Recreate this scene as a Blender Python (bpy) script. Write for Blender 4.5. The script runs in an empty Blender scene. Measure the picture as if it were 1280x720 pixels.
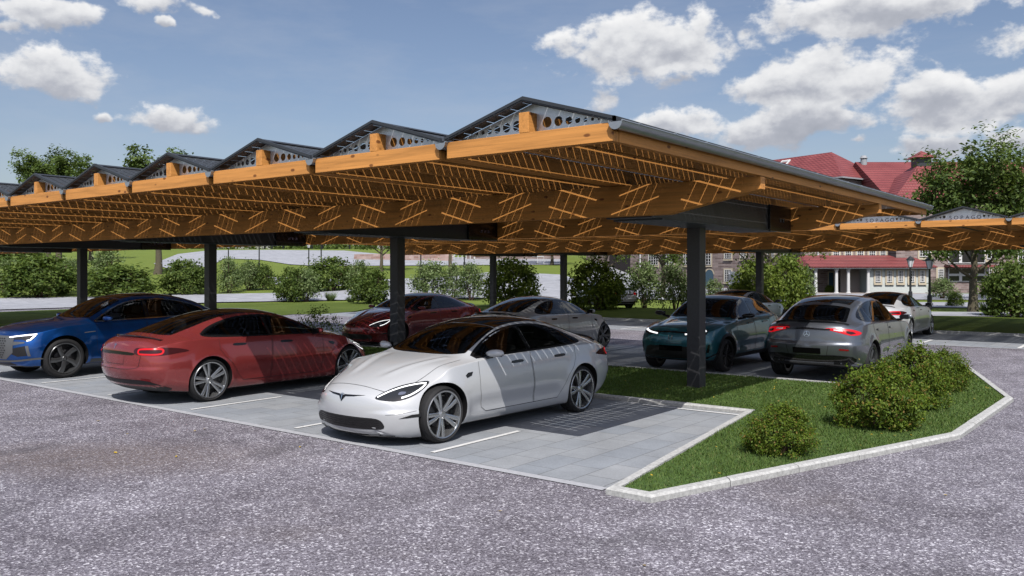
import bpy, bmesh, math, random
import numpy as np
from mathutils import Vector, Matrix
from mathutils.bvhtree import BVHTree
from mathutils.geometry import tessellate_polygon

R = math.radians
rng = np.random.default_rng(7)
random.seed(7)
SC = bpy.context.scene
COL = SC.collection

# ------------------------------------------------------------------ survey of the site
F_, Y0_, TH, CAM_H = 1061.0, 339.0, R(37.6), 2.13
C_, S_ = math.cos(TH), math.sin(TH)

def wd(r, d):
    """site coordinates of a spot r metres right of and d metres ahead of the viewpoint"""
    return (r * C_ - d * S_, r * S_ + d * C_)

def rd(X, Y):
    return (X * C_ + Y * S_, -X * S_ + Y * C_)

def sstep(a, b, x):
    t = min(1.0, max(0.0, (x - a) / (b - a)))
    return t * t * (3 - 2 * t)

def terrain(X, Y):
    r, d = rd(X, Y)
    if d < 40:
        return 0.0
    t = r / d
    w = 1 - sstep(0.07, 0.2, t)
    q = max(0.0, d - 56)
    hgt = 0.062 * q * q / (q + 5.0) * (1 if d < 165 else 1)
    hgt = min(hgt, 6.5) if d < 165 else 6.5
    return w * hgt

def at(px, py, z=None):
    """ground spot seen at a survey reading (1280 x 720 grid)"""
    if z is not None:
        d = F_ * (z - CAM_H) / (Y0_ - py)
        r = (px - 640) / F_ * d
        x, y = wd(r, d)
        return Vector((x, y, z))
    d = 8.0
    while d < 400:
        r = (px - 640) / F_ * d
        x, y = wd(r, d)
        if CAM_H + (Y0_ - py) / F_ * d <= terrain(x, y):
            break
        d *= 1.004
    return Vector((x, y, terrain(x, y)))

def dist(px, d, z=None):
    r = (px - 640) / F_ * d
    x, y = wd(r, d)
    return Vector((x, y, terrain(x, y) if z is None else z))

# ------------------------------------------------------------------ materials
def new_mat(name):
    m = bpy.data.materials.new(name)
    m.use_nodes = True
    nt = m.node_tree
    b = nt.nodes['Principled BSDF']
    return m, nt, b

def N(nt, t, **kw):
    n = nt.nodes.new(t)
    for k, v in kw.items():
        setattr(n, k, v)
    return n

def L(nt, a, b):
    nt.links.new(a, b)

def ramp(nt, fac, stops, interp='LINEAR'):
    r = N(nt, 'ShaderNodeValToRGB')
    r.color_ramp.interpolation = interp
    el = r.color_ramp.elements
    while len(el) < len(stops):
        el.new(0.5)
    for e, (p, c) in zip(el, stops):
        e.position = p
        e.color = (*c, 1) if len(c) == 3 else c
    L(nt, fac, r.inputs[0])
    return r.outputs[0]

def coords(nt, scale=(1, 1, 1), kind='Object', rot=(0, 0, 0)):
    tc = N(nt, 'ShaderNodeTexCoord')
    mp = N(nt, 'ShaderNodeMapping')
    mp.inputs['Scale'].default_value = scale
    mp.inputs['Rotation'].default_value = rot
    L(nt, tc.outputs[kind], mp.inputs[0])
    return mp.outputs[0]

def noise(nt, vec, scale, detail=4, rough=0.55, out=0):
    n = N(nt, 'ShaderNodeTexNoise')
    n.inputs['Scale'].default_value = scale
    n.inputs['Detail'].default_value = detail
    n.inputs['Roughness'].default_value = rough
    if vec is not None:
        L(nt, vec, n.inputs['Vector'])
    return n.outputs[out]

def mixc(nt, fac, a, b, mode='MIX'):
    m = N(nt, 'ShaderNodeMix', data_type='RGBA', blend_type=mode)
    for s, v in ((0, fac), (6, a), (7, b)):
        if isinstance(v, (int, float)):
            m.inputs[s].default_value = v
        elif isinstance(v, tuple):
            m.inputs[s].default_value = (*v, 1) if len(v) == 3 else v
        else:
            L(nt, v, m.inputs[s])
    return m.outputs[2]

def math_(nt, op, a, b=0.0, c=None, clamp=False):
    m = N(nt, 'ShaderNodeMath', operation=op)
    m.use_clamp = clamp
    for i, v in enumerate((a, b, c)):
        if v is None:
            continue
        if isinstance(v, (int, float)):
            m.inputs[i].default_value = v
        else:
            L(nt, v, m.inputs[i])
    return m.outputs[0]

def bump(nt, bsdf, h, strength=0.3, distance=0.02):
    b = N(nt, 'ShaderNodeBump')
    b.inputs['Strength'].default_value = strength
    b.inputs['Distance'].default_value = distance
    L(nt, h, b.inputs['Height'])
    L(nt, b.outputs[0], bsdf.inputs['Normal'])

def plain(name, col, rough=0.5, metal=0.0, coat=0.0, emit=None, estr=1.0, var=0.0, vscale=8.0):
    m, nt, b = new_mat(name)
    b.inputs['Base Color'].default_value = (*col, 1)
    b.inputs['Roughness'].default_value = rough
    b.inputs['Metallic'].default_value = metal
    if coat:
        b.inputs['Coat Weight'].default_value = coat
        b.inputs['Coat Roughness'].default_value = 0.03
    if emit:
        b.inputs['Emission Color'].default_value = (*emit, 1)
        b.inputs['Emission Strength'].default_value = estr
    if var:
        n = noise(nt, coords(nt), vscale, 5)
        lo = tuple(c * (1 - var) for c in col)
        hi = tuple(min(1, c * (1 + var)) for c in col)
        L(nt, ramp(nt, n, [(0.3, lo), (0.7, hi)]), b.inputs['Base Color'])
        L(nt, math_(nt, 'MULTIPLY_ADD', n, 0.25, max(0.02, rough - 0.12)), b.inputs['Roughness'])
    return m

def wood(name, axis, base=(0.80, 0.355, 0.092)):
    m, nt, b = new_mat(name)
    sc = {'X': (0.5, 9, 9), 'Y': (9, 0.5, 9)}[axis]
    v = coords(nt, sc)
    g = noise(nt, v, 1.6, 6, 0.6)
    v2 = coords(nt, {'X': (1.2, 70, 70), 'Y': (70, 1.2, 70)}[axis])
    g2 = noise(nt, v2, 1.0, 3, 0.6)
    col = ramp(nt, g, [(0.28, tuple(c * 0.66 for c in base)), (0.5, base), (0.75, tuple(min(1, c * 1.2) for c in base))])
    col = mixc(nt, math_(nt, 'MULTIPLY', ramp(nt, g2, [(0.45, (0, 0, 0)), (0.7, (1, 1, 1))]), 0.36), col,
               tuple(c * 0.5 for c in base))
    vk = coords(nt, {'X': (2.0, 4.2, 4.2), 'Y': (4.2, 2.0, 4.2)}[axis])
    vo = N(nt, 'ShaderNodeTexVoronoi')
    vo.inputs['Scale'].default_value = 1.55
    L(nt, vk, vo.inputs['Vector'])
    jit = math_(nt, 'ADD', vo.outputs['Distance'], math_(nt, 'MULTIPLY', g, 0.08))
    kn = ramp(nt, jit, [(0.14, (1, 1, 1)), (0.2, (0, 0, 0))])
    col = mixc(nt, math_(nt, 'MULTIPLY', kn, 0.85), col, (0.16, 0.05, 0.012))
    # lamella joints of the glulam
    sz = N(nt, 'ShaderNodeSeparateXYZ')
    tc = N(nt, 'ShaderNodeTexCoord')
    L(nt, tc.outputs['Object'], sz.inputs[0])
    fr = math_(nt, 'FRACT', math_(nt, 'MULTIPLY', sz.outputs[2], 1 / 0.065))
    jl = ramp(nt, fr, [(0.0, (1, 1, 1)), (0.05, (0, 0, 0))])
    col = mixc(nt, math_(nt, 'MULTIPLY', jl, 0.25), col, tuple(c * 0.35 for c in base))
    L(nt, col, b.inputs['Base Color'])
    b.inputs['Roughness'].default_value = 0.62
    bump(nt, b, g2, 0.15, 0.004)
    return m

def paint(name, col, metal=0.0, flake=0.0, rough=0.32):
    m, nt, b = new_mat(name)
    n = noise(nt, coords(nt), 2200, 1)
    L(nt, ramp(nt, n, [(0.35, tuple(c * (1 - flake) for c in col)), (0.65, tuple(min(1, c * (1 + flake)) for c in col))]),
      b.inputs['Base Color'])
    b.inputs['Metallic'].default_value = metal
    # faint film of dust low on the flanks
    rn = noise(nt, coords(nt), 3.0, 5)
    L(nt, math_(nt, 'MULTIPLY_ADD', rn, 0.12, rough - 0.06), b.inputs['Roughness'])
    b.inputs['Coat Weight'].default_value = 1.0
    b.inputs['Coat Roughness'].default_value = 0.035
    # the inside of the shell is dark lining
    g = N(nt, 'ShaderNodeNewGeometry'); d = N(nt, 'ShaderNodeBsdfDiffuse'); d.inputs[0].default_value = (0.02, 0.02, 0.021, 1)
    mx = N(nt, 'ShaderNodeMixShader')
    L(nt, g.outputs['Backfacing'], mx.inputs[0]); L(nt, b.outputs[0], mx.inputs[1]); L(nt, d.outputs[0], mx.inputs[2])
    L(nt, mx.outputs[0], nt.nodes['Material Output'].inputs[0])
    return m

def clear_glass(name, tint):
    m, nt, b = new_mat(name)
    nt.nodes.remove(b)
    t = N(nt, 'ShaderNodeBsdfTransparent'); t.inputs[0].default_value = (*tint, 1)
    g = N(nt, 'ShaderNodeBsdfGlossy'); g.inputs['Roughness'].default_value = 0.02
    f = N(nt, 'ShaderNodeFresnel'); f.inputs['IOR'].default_value = 1.55
    mx = N(nt, 'ShaderNodeMixShader')
    L(nt, math_(nt, 'MULTIPLY_ADD', f.outputs[0], 1.15, 0.015), mx.inputs[0]); L(nt, t.outputs[0], mx.inputs[1]); L(nt, g.outputs[0], mx.inputs[2])
    L(nt, mx.outputs[0], nt.nodes['Material Output'].inputs[0])
    return m

def leaf_mat(name, stops, trans=0.35):
    m, nt, b = new_mat(name)
    nt.nodes.remove(b)
    g = N(nt, 'ShaderNodeNewGeometry')
    c = ramp(nt, g.outputs['Random Per Island'], stops)
    d = N(nt, 'ShaderNodeBsdfDiffuse')
    t = N(nt, 'ShaderNodeBsdfTranslucent')
    gl = N(nt, 'ShaderNodeBsdfGlossy')
    gl.inputs['Roughness'].default_value = 0.6
    gl.inputs['Color'].default_value = (0.9, 0.95, 0.9, 1)
    L(nt, c, d.inputs[0])
    L(nt, mixc(nt, 0.5, c, (0.16, 0.22, 0.02)), t.inputs[0])
    mx = N(nt, 'ShaderNodeMixShader')
    mx.inputs[0].default_value = trans
    L(nt, d.outputs[0], mx.inputs[1]); L(nt, t.outputs[0], mx.inputs[2])
    m2 = N(nt, 'ShaderNodeMixShader')
    m2.inputs[0].default_value = 0.02
    L(nt, mx.outputs[0], m2.inputs[1]); L(nt, gl.outputs[0], m2.inputs[2])
    L(nt, m2.outputs[0], nt.nodes['Material Output'].inputs[0])
    return m

def brick_mat(name, c1, c2, mortar, sx, sy, scale, msize=0.015, rot=(R(90), 0, 0), offs=0.5, var=None, rough=0.85, bmp=0.3, kind='Object'):
    m, nt, b = new_mat(name)
    v = coords(nt, (1, 1, 1), kind, rot)
    br = N(nt, 'ShaderNodeTexBrick')
    br.offset = offs
    br.inputs['Scale'].default_value = scale
    br.inputs['Color1'].default_value = (*c1, 1)
    br.inputs['Color2'].default_value = (*c2, 1)
    br.inputs['Mortar'].default_value = (*mortar, 1)
    br.inputs['Mortar Size'].default_value = msize
    br.inputs['Mortar Smooth'].default_value = 0.2
    br.inputs['Brick Width'].default_value = sx
    br.inputs['Row Height'].default_value = sy
    L(nt, v, br.inputs['Vector'])
    n = noise(nt, v, 1.3, 6, 0.65)
    n2 = noise(nt, v, 45, 3, 0.6)
    col = mixc(nt, 1.0, br.outputs[0], ramp(nt, n, [(0.3, (0.8, 0.8, 0.8)), (0.7, (1.12, 1.12, 1.12))]), 'MULTIPLY')
    col = mixc(nt, 1.0, col, ramp(nt, n2, [(0.3, (0.9, 0.9, 0.9)), (0.7, (1.08, 1.08, 1.08))]), 'MULTIPLY')
    L(nt, col, b.inputs['Base Color'])
    b.inputs['Roughness'].default_value = rough
    bump(nt, b, math_(nt, 'SUBTRACT', math_(nt, 'MULTIPLY', n2, 0.25), br.outputs[1]), bmp, 0.01)
    return m

M = {}
M['wood_x'] = wood('wood along row', 'X')
M['wood_y'] = wood('wood along depth', 'Y')
M['steel'] = plain('anthracite steel', (0.06, 0.061, 0.066), 0.42, 0.2, var=0.15, vscale=60)
M['trim'] = plain('anthracite trim', (0.055, 0.06, 0.068), 0.45, 0.2)
M['display'] = plain('black display box', (0.008, 0.008, 0.01), 0.25)
M['digit'] = plain('dim display digits', (0.12, 0.1, 0.13), 0.4)
def galv():
    m, nt, b = new_mat('galvanised sheet')
    v = coords(nt)
    vo = N(nt, 'ShaderNodeTexVoronoi'); vo.inputs['Scale'].default_value = 28
    L(nt, v, vo.inputs['Vector'])
    n = noise(nt, v, 5, 4)
    f = math_(nt, 'ADD', math_(nt, 'MULTIPLY', vo.outputs['Color'], 0.35), math_(nt, 'MULTIPLY', n, 0.65))
    L(nt, ramp(nt, f, [(0.25, (0.78, 0.79, 0.81)), (0.75, (0.93, 0.94, 0.95))]), b.inputs['Base Color'])
    b.inputs['Metallic'].default_value = 0.55
    b.inputs['Roughness'].default_value = 0.36
    return m
M['galv'] = galv()
M['zinc'] = plain('zinc gutter', (0.40, 0.43, 0.46), 0.38, 0.55, var=0.08, vscale=6)
M['cell'] = plain('solar cells', (0.05, 0.053, 0.055), 0.5)
M['rail'] = plain('aluminium rail', (0.6, 0.61, 0.63), 0.4, 0.7)
M['hole'] = plain('black hole edge', (0.02, 0.02, 0.02), 0.8)

def asphalt():
    m, nt, b = new_mat('pale chipped asphalt')
    v = coords(nt)
    vo = N(nt, 'ShaderNodeTexVoronoi'); vo.inputs['Scale'].default_value = 58
    vo.inputs['Randomness'].default_value = 1.0
    L(nt, v, vo.inputs['Vector'])
    vs = N(nt, 'ShaderNodeTexVoronoi'); vs.inputs['Scale'].default_value = 125
    L(nt, v, vs.inputs['Vector'])
    s1 = N(nt, 'ShaderNodeSeparateColor'); L(nt, vo.outputs['Color'], s1.inputs[0])
    s2 = N(nt, 'ShaderNodeSeparateColor'); L(nt, vs.outputs['Color'], s2.inputs[0])
    chip = ramp(nt, s1.outputs[0], [(0.0, (0.07, 0.062, 0.075)), (0.4, (0.16, 0.148, 0.172)), (0.7, (0.27, 0.255, 0.285)), (0.86, (0.42, 0.40, 0.44)), (0.97, (0.95, 0.94, 0.97)), (1.0, (1.0, 1.0, 1.0))])
    chip2 = ramp(nt, s2.outputs[1], [(0.0, (0.08, 0.07, 0.08)), (0.6, (0.2, 0.187, 0.212)), (0.88, (0.36, 0.34, 0.37)), (1.0, (0.8, 0.79, 0.82))])
    col = mixc(nt, 0.42, chip, chip2)
    big = noise(nt, v, 0.55, 6, 0.62)
    col = mixc(nt, 1.0, col, ramp(nt, big, [(0.3, (0.66, 0.64, 0.66)), (0.5, (0.97, 0.96, 0.98)), (0.72, (1.3, 1.3, 1.32))]), 'MULTIPLY')
    mid = noise(nt, v, 3.1, 5, 0.6)
    col = mixc(nt, 1.0, col, ramp(nt, mid, [(0.3, (0.82, 0.81, 0.82)), (0.7, (1.15, 1.15, 1.16))]), 'MULTIPLY')
    # rusty and tarry stains
    st = noise(nt, coords(nt, (1, 1, 1), 'Object', (0, 0, 0.6)), 0.33, 4, 0.6)
    col = mixc(nt, math_(nt, 'MULTIPLY', ramp(nt, st, [(0.60, (0, 0, 0)), (0.74, (1, 1, 1))]), 0.3), col, (0.17, 0.135, 0.115))
    # one old rust-brown spill near the left of the road
    mp = N(nt, 'ShaderNodeMapping', vector_type='TEXTURE')
    mp.inputs['Location'].default_value = (-9.7, 4.75, 0); mp.inputs['Rotation'].default_value = (0, 0, TH); mp.inputs['Scale'].default_value = (2.3, 1.0, 1)
    L(nt, v, mp.inputs[0])
    ln = N(nt, 'ShaderNodeVectorMath', operation='LENGTH'); L(nt, mp.outputs[0], ln.inputs[0])
    sp = math_(nt, 'SUBTRACT', math_(nt, 'ADD', 0.75, math_(nt, 'MULTIPLY', mid, 0.9)), ln.outputs['Value'])
    col = mixc(nt, math_(nt, 'MULTIPLY', math_(nt, 'MULTIPLY', ramp(nt, sp, [(0.0, (0, 0, 0)), (0.8, (1, 1, 1))]), math_(nt, 'ADD', 0.35, math_(nt, 'MULTIPLY', s1.outputs[1], 0.9))), 0.5), col, (0.16, 0.118, 0.092))
    st2 = noise(nt, coords(nt, (1.6, 0.7, 1)), 0.8, 3, 0.5)
    col = mixc(nt, math_(nt, 'MULTIPLY', ramp(nt, st2, [(0.58, (0, 0, 0)), (0.72, (1, 1, 1))]), 0.42), col, (0.075, 0.07, 0.08))
    # hair cracks
    vc = N(nt, 'ShaderNodeTexVoronoi'); vc.feature = 'DISTANCE_TO_EDGE'; vc.inputs['Scale'].default_value = 0.22
    wv = mixc(nt, 0.22, v, noise(nt, v, 1.4, 5, 0.6, 1), 'ADD')
    L(nt, wv, vc.inputs['Vector'])
    ck = ramp(nt, vc.outputs['Distance'], [(0.0, (1, 1, 1)), (0.0028, (0, 0, 0))])
    gate = ramp(nt, noise(nt, v, 0.25, 2), [(0.5, (0, 0, 0)), (0.6, (1, 1, 1))])
    col = mixc(nt, math_(nt, 'MULTIPLY', math_(nt, 'MULTIPLY', ck, gate), 0.6), col, (0.05, 0.045, 0.05))
    L(nt, col, b.inputs['Base Color'])
    L(nt, ramp(nt, s1.outputs[2], [(0, (0.45, 0.45, 0.45)), (1, (0.85, 0.85, 0.85))]), b.inputs['Roughness'])
    bump(nt, b, math_(nt, 'ADD', vo.outputs['Distance'], math_(nt, 'MULTIPLY', s2.outputs[0], 0.4)), 0.55, 0.012)
    return m
M['asphalt'] = asphalt()
M['paver'] = brick_mat('grey concrete pavers', (0.285, 0.31, 0.345), (0.34, 0.355, 0.375), (0.17, 0.175, 0.175), 0.6, 0.4, 1.0, 0.006, rot=(0, 0, R(90)), rough=0.8)
M['paver_far'] = brick_mat('grey path slabs', (0.36, 0.37, 0.40), (0.42, 0.43, 0.46), (0.3, 0.3, 0.31), 1.6, 0.9, 1.0, 0.012, rot=(0, 0, 0.3), rough=0.85, bmp=0.05)
M['kerb'] = plain('concrete kerb', (0.50, 0.50, 0.485), 0.85, var=0.25, vscale=26)
M['edging'] = plain('flush concrete edging', (0.44, 0.445, 0.47), 0.8, var=0.1, vscale=20)
M['white_line'] = plain('white road paint', (0.78, 0.78, 0.77), 0.6, var=0.08, vscale=30)

def lawn(name, lo, mid, hi, fine=90):
    m, nt, b = new_mat(name)
    v = coords(nt)
    n1 = noise(nt, v, 0.35, 5, 0.6)
    n2 = noise(nt, v, fine, 3, 0.7)
    n3 = noise(nt, v, 6, 4, 0.6)
    f = math_(nt, 'ADD', math_(nt, 'ADD', math_(nt, 'MULTIPLY', n1, 0.35), math_(nt, 'MULTIPLY', n2, 0.4)), math_(nt, 'MULTIPLY', n3, 0.25))
    col = ramp(nt, f, [(0.32, lo), (0.5, mid), (0.68, hi)])
    # dandelions and dry leaves scattered in the grass
    vo = N(nt, 'ShaderNodeTexVoronoi'); vo.inputs['Scale'].default_value = 2.6
    L(nt, v, vo.inputs['Vector'])
    sp = ramp(nt, vo.outputs['Distance'], [(0.05, (1, 1, 1)), (0.08, (0, 0, 0))])
    gate = ramp(nt, noise(nt, v, 0.5, 3), [(0.42, (0, 0, 0)), (0.55, (1, 1, 1))])
    col = mixc(nt, math_(nt, 'MULTIPLY', sp, gate), col, (0.42, 0.34, 0.03))
    L(nt, col, b.inputs['Base Color'])
    b.inputs['Roughness'].default_value = 0.9
    b.inputs['Specular IOR Level'].default_value = 0.15
    bump(nt, b, n2, 0.8, 0.03)
    return m
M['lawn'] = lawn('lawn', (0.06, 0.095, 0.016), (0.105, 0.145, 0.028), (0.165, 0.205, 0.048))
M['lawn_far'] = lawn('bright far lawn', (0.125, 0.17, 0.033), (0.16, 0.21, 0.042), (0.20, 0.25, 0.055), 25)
M['soil'] = plain('turf under the blades', (0.06, 0.11, 0.022), 0.95, var=0.35, vscale=12)
M['blade'] = leaf_mat('grass blades', [(0.0, (0.07, 0.135, 0.024)), (0.5, (0.12, 0.205, 0.04)), (0.92, (0.175, 0.25, 0.062)), (1.0, (0.2, 0.2, 0.07))], 0.3)
M['dryleaf'] = plain('yellow fallen leaves', (0.5, 0.34, 0.03), 0.7)

M['leaf_dark'] = leaf_mat('dark shrub leaves', [(0, (0.046, 0.085, 0.014)), (0.5, (0.094, 0.15, 0.026)), (1, (0.175, 0.235, 0.05))])
M['leaf_olive'] = leaf_mat('olive shrub leaves', [(0, (0.07, 0.115, 0.011)), (0.5, (0.135, 0.20, 0.022)), (1, (0.24, 0.30, 0.05))])
M['leaf_pale'] = leaf_mat('pale shrub leaves', [(0, (0.08, 0.13, 0.035)), (0.5, (0.16, 0.235, 0.075)), (1, (0.34, 0.42, 0.19))])
M['leaf_near'] = leaf_mat('mixed green and reddish leaves', [(0, (0.055, 0.105, 0.01)), (0.45, (0.12, 0.195, 0.016)), (0.88, (0.2, 0.27, 0.03)), (0.95, (0.24, 0.13, 0.04)), (1, (0.32, 0.25, 0.05))])
M['leaf_tree'] = leaf_mat('tree leaves', [(0, (0.048, 0.09, 0.018)), (0.5, (0.10, 0.16, 0.034)), (1, (0.175, 0.24, 0.062))])
M['bark'] = plain('bark', (0.11, 0.095, 0.06), 0.9, var=0.4, vscale=14)
M['twig'] = plain('twig', (0.12, 0.075, 0.05), 0.9)
M['lamp_metal'] = plain('dark lamp metal', (0.04, 0.042, 0.045), 0.45, 0.3)
M['lamp_glass'] = plain('frosted lamp glass', (0.85, 0.87, 0.88), 0.5)

M['brick'] = brick_mat('mottled brown brick', (0.19, 0.135, 0.125), (0.40, 0.31, 0.29), (0.34, 0.30, 0.28), 0.62, 0.2, 1.0, 0.02, bmp=0.1)
M['rubble'] = brick_mat('reddish rubble wall', (0.28, 0.17, 0.14), (0.42, 0.31, 0.28), (0.35, 0.3, 0.28), 0.7, 0.35, 1.0, 0.02, bmp=0.1)
M['white_wall'] = plain('pale painted render', (0.64, 0.68, 0.65), 0.8, var=0.05)
M['cream'] = plain('cream window surround', (0.62, 0.54, 0.40), 0.8)
M['beige'] = plain('beige panel', (0.42, 0.36, 0.32), 0.8)
M['white_paint'] = plain('white joinery', (0.76, 0.76, 0.75), 0.5)
M['pane'] = plain('dark window pane', (0.015, 0.018, 0.022), 0.06)
M['pane_blue'] = plain('bluish door pane', (0.05, 0.11, 0.16), 0.1)
M['shade_open'] = plain('painted opening shade', (0.03, 0.025, 0.025), 0.9)  # near-black colour standing in for shade inside an opening
M['lead'] = plain('lead grey flashing', (0.36, 0.37, 0.39), 0.6)

def tile_mat():
    m, nt, b = new_mat('red roof tiles')
    v = coords(nt)
    n = noise(nt, v, 0.6, 5)
    tcw = N(nt, 'ShaderNodeTexWave'); tcw.wave_type = 'BANDS'; tcw.bands_direction = 'Z'
    tcw.inputs['Scale'].default_value = 1.05; tcw.inputs['Distortion'].default_value = 0.3
    L(nt, v, tcw.inputs['Vector'])
    w2 = N(nt, 'ShaderNodeTexWave'); w2.wave_type = 'BANDS'; w2.bands_direction = 'X'
    w2.inputs['Scale'].default_value = 1.1; w2.inputs['Distortion'].default_value = 0.2
    L(nt, coords(nt, (1, 1, 1), 'Object', (0, 0, 0)), w2.inputs['Vector'])
    col = ramp(nt, n, [(0.3, (0.23, 0.052, 0.052)), (0.7, (0.33, 0.085, 0.082))])
    col = mixc(nt, math_(nt, 'MULTIPLY', tcw.outputs['Fac'], 0.5), col, (0.10, 0.026, 0.028))
    L(nt, col, b.inputs['Base Color'])
    b.inputs['Roughness'].default_value = 0.55
    bump(nt, b, math_(nt, 'ADD', tcw.outputs['Fac'], w2.outputs['Fac']), 0.6, 0.06)
    return m
M['tile'] = tile_mat()

# cars
M['paint_white'] = paint('pearl white paint', (0.61, 0.625, 0.645), 0.15, 0.03)
M['paint_red'] = paint('red metallic paint', (0.35, 0.052, 0.05), 0.5, 0.12, 0.26)
M['paint_darkred'] = paint('deep red paint', (0.20, 0.02, 0.022), 0.4, 0.12, 0.26)
M['paint_blue'] = paint('blue metallic paint', (0.005, 0.085, 0.33), 0.85, 0.15, 0.3)
M['paint_silver'] = paint('silver grey paint', (0.185, 0.20, 0.228), 0.75, 0.1, 0.33)
M['paint_grey'] = paint('pale grey paint', (0.42, 0.425, 0.43), 0.3, 0.06)
M['paint_teal'] = paint('dark teal paint', (0.018, 0.12, 0.15), 0.45, 0.12)
M['paint_ice'] = paint('ice blue paint', (0.36, 0.40, 0.47), 0.4, 0.06)
M['glass'] = plain('tinted car glass', (0.007, 0.008, 0.009), 0.03)
M['clear'] = clear_glass('see-through tinted glass', (0.62, 0.64, 0.64))
M['seat'] = plain('dark seat leather', (0.035, 0.034, 0.034), 0.55)
M['black'] = plain('black plastic', (0.012, 0.012, 0.013), 0.5)
M['gloss_black'] = plain('gloss black trim', (0.01, 0.01, 0.011), 0.12)
M['grey_trim'] = plain('grey satin trim', (0.14, 0.145, 0.15), 0.4, 0.3)
M['chrome'] = plain('chrome', (0.75, 0.76, 0.77), 0.12, 1.0)
M['rubber'] = plain('tyre rubber', (0.016, 0.016, 0.017), 0.75, var=0.3, vscale=40)
M['rim_silver'] = plain('silver alloy', (0.42, 0.43, 0.44), 0.25, 0.85)
M['rim_grey'] = plain('grey alloy', (0.13, 0.135, 0.14), 0.3, 0.7)
M['rim_black'] = plain('black alloy', (0.02, 0.02, 0.022), 0.3, 0.5)
M['disc'] = plain('brake disc', (0.12, 0.12, 0.125), 0.4, 0.8)
M['lens_dark'] = plain('dark headlamp lens', (0.03, 0.033, 0.038), 0.05)
M['drl'] = plain('white light strip', (0.9, 0.9, 0.92), 0.3, emit=(1, 1, 1), estr=1.3)
M['tail_red'] = plain('red tail lamp', (0.45, 0.008, 0.012), 0.2, emit=(1, 0.008, 0.02), estr=0.38)
M['tail_dark'] = plain('smoked tail lens', (0.045, 0.01, 0.012), 0.08)
M['reflector'] = plain('red reflector', (0.25, 0.01, 0.012), 0.2)
M['plate'] = plain('blank black number plate', (0.001, 0.001, 0.001), 0.9)
M['plate'].node_tree.nodes['Principled BSDF'].inputs['Specular IOR Level'].default_value = 0.1

# ------------------------------------------------------------------ mesh collector
class MB:
    def __init__(self):
        self.v = []; self.f = []; self.m = []
    def add(self, verts, faces, mi=0):
        o = len(self.v)
        self.v.extend([tuple(p) for p in verts])
        for f in faces:
            self.f.append(tuple(i + o for i in f)); self.m.append(mi)
        return self
    def box(self, x0, x1, y0, y1, z0, z1, mi=0):
        vs = [(x0, y0, z0), (x1, y0, z0), (x1, y1, z0), (x0, y1, z0), (x0, y0, z1), (x1, y0, z1), (x1, y1, z1), (x0, y1, z1)]
        return self.add(vs, [(0, 3, 2, 1), (4, 5, 6, 7), (0, 1, 5, 4), (1, 2, 6, 5), (2, 3, 7, 6), (3, 0, 4, 7)], mi)
    def prism(self, poly, axis, a, b, mi=0):
        """extrude a 2-D outline along an axis: axis 'x' -> poly in (y,z), 'y' -> (x,z), 'z' -> (x,y)"""
        def p3(p, t):
            return {'x': (t, p[0], p[1]), 'y': (p[0], t, p[1]), 'z': (p[0], p[1], t)}[axis]
        n = len(poly)
        vs = [p3(p, a) for p in poly] + [p3(p, b) for p in poly]
        fs = [tuple(range(n)), tuple(range(2 * n - 1, n - 1, -1))]
        fs += [(i, i + n, (i + 1) % n + n, (i + 1) % n) for i in range(n)]
        return self.add(vs, fs, mi)
    def tube(self, p0, p1, r0, r1=None, seg=10, mi=0, cap=True):
        r1 = r0 if r1 is None else r1
        p0 = Vector(p0); p1 = Vector(p1)
        d = (p1 - p0).normalized()
        u = d.orthogonal().normalized(); w = d.cross(u)
        vs = []
        for p, r in ((p0, r0), (p1, r1)):
            for i in range(seg):
                a = 2 * math.pi * i / seg
                vs.append(p + u * (r * math.cos(a)) + w * (r * math.sin(a)))
        fs = [(i, (i + 1) % seg, (i + 1) % seg + seg, i + seg) for i in range(seg)]
        if cap:
            fs += [tuple(range(seg - 1, -1, -1)), tuple(range(seg, 2 * seg))]
        return self.add(vs, fs, mi)
    def lathe(self, prof, axis='z', seg=32, c=(0, 0, 0), mi=0):
        """prof = [(radius, height)]"""
        vs = []
        for r, hh in prof:
            for i in range(seg):
                a = 2 * math.pi * i / seg
                x, y = r * math.cos(a), r * math.sin(a)
                p = (x, y, hh) if axis == 'z' else (x, hh, y)
                vs.append((p[0] + c[0], p[1] + c[1], p[2] + c[2]))
        fs = []
        for k in range(len(prof) - 1):
            for i in range(seg):
                j = (i + 1) % seg
                q = (k * seg + i, k * seg + j, (k + 1) * seg + j, (k + 1) * seg + i)
                fs.append(q if axis == 'z' else q[::-1])
        return self.add(vs, fs, mi)
    def build(self, name, mats, parent=None, smooth=None, bevel=0.0, loc=None):
        me = bpy.data.meshes.new(name)
        me.from_pydata(self.v, [], self.f)
        for m in (mats if isinstance(mats, (list, tuple)) else [mats]):
            me.materials.append(m)
        if any(self.m):
            me.polygons.foreach_set('material_index', self.m)
        bm = bmesh.new(); bm.from_mesh(me)
        bmesh.ops.recalc_face_normals(bm, faces=bm.faces)
        if bevel:
            es = [e for e in bm.edges if e.is_manifold and e.calc_face_angle(0) > R(35)]
            bmesh.ops.bevel(bm, geom=es, offset=bevel, segments=2, affect='EDGES', profile=0.6)
        bm.to_mesh(me); bm.free()
        if smooth is not None:
            me.shade_smooth()
            me.set_sharp_from_angle(angle=R(smooth))
        return link(name, me, parent, loc)

def link(name, data, parent=None, loc=None):
    o = bpy.data.objects.new(name, data)
    COL.objects.link(o)
    if parent is not None:
        o.parent = parent
    if loc is not None:
        o.location = loc
    return o

def tag(o, label=None, cat=None, group=None, kind=None):
    if label: o['label'] = label
    if cat: o['category'] = cat
    if group: o['group'] = group
    if kind: o['kind'] = kind
    return o

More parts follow.
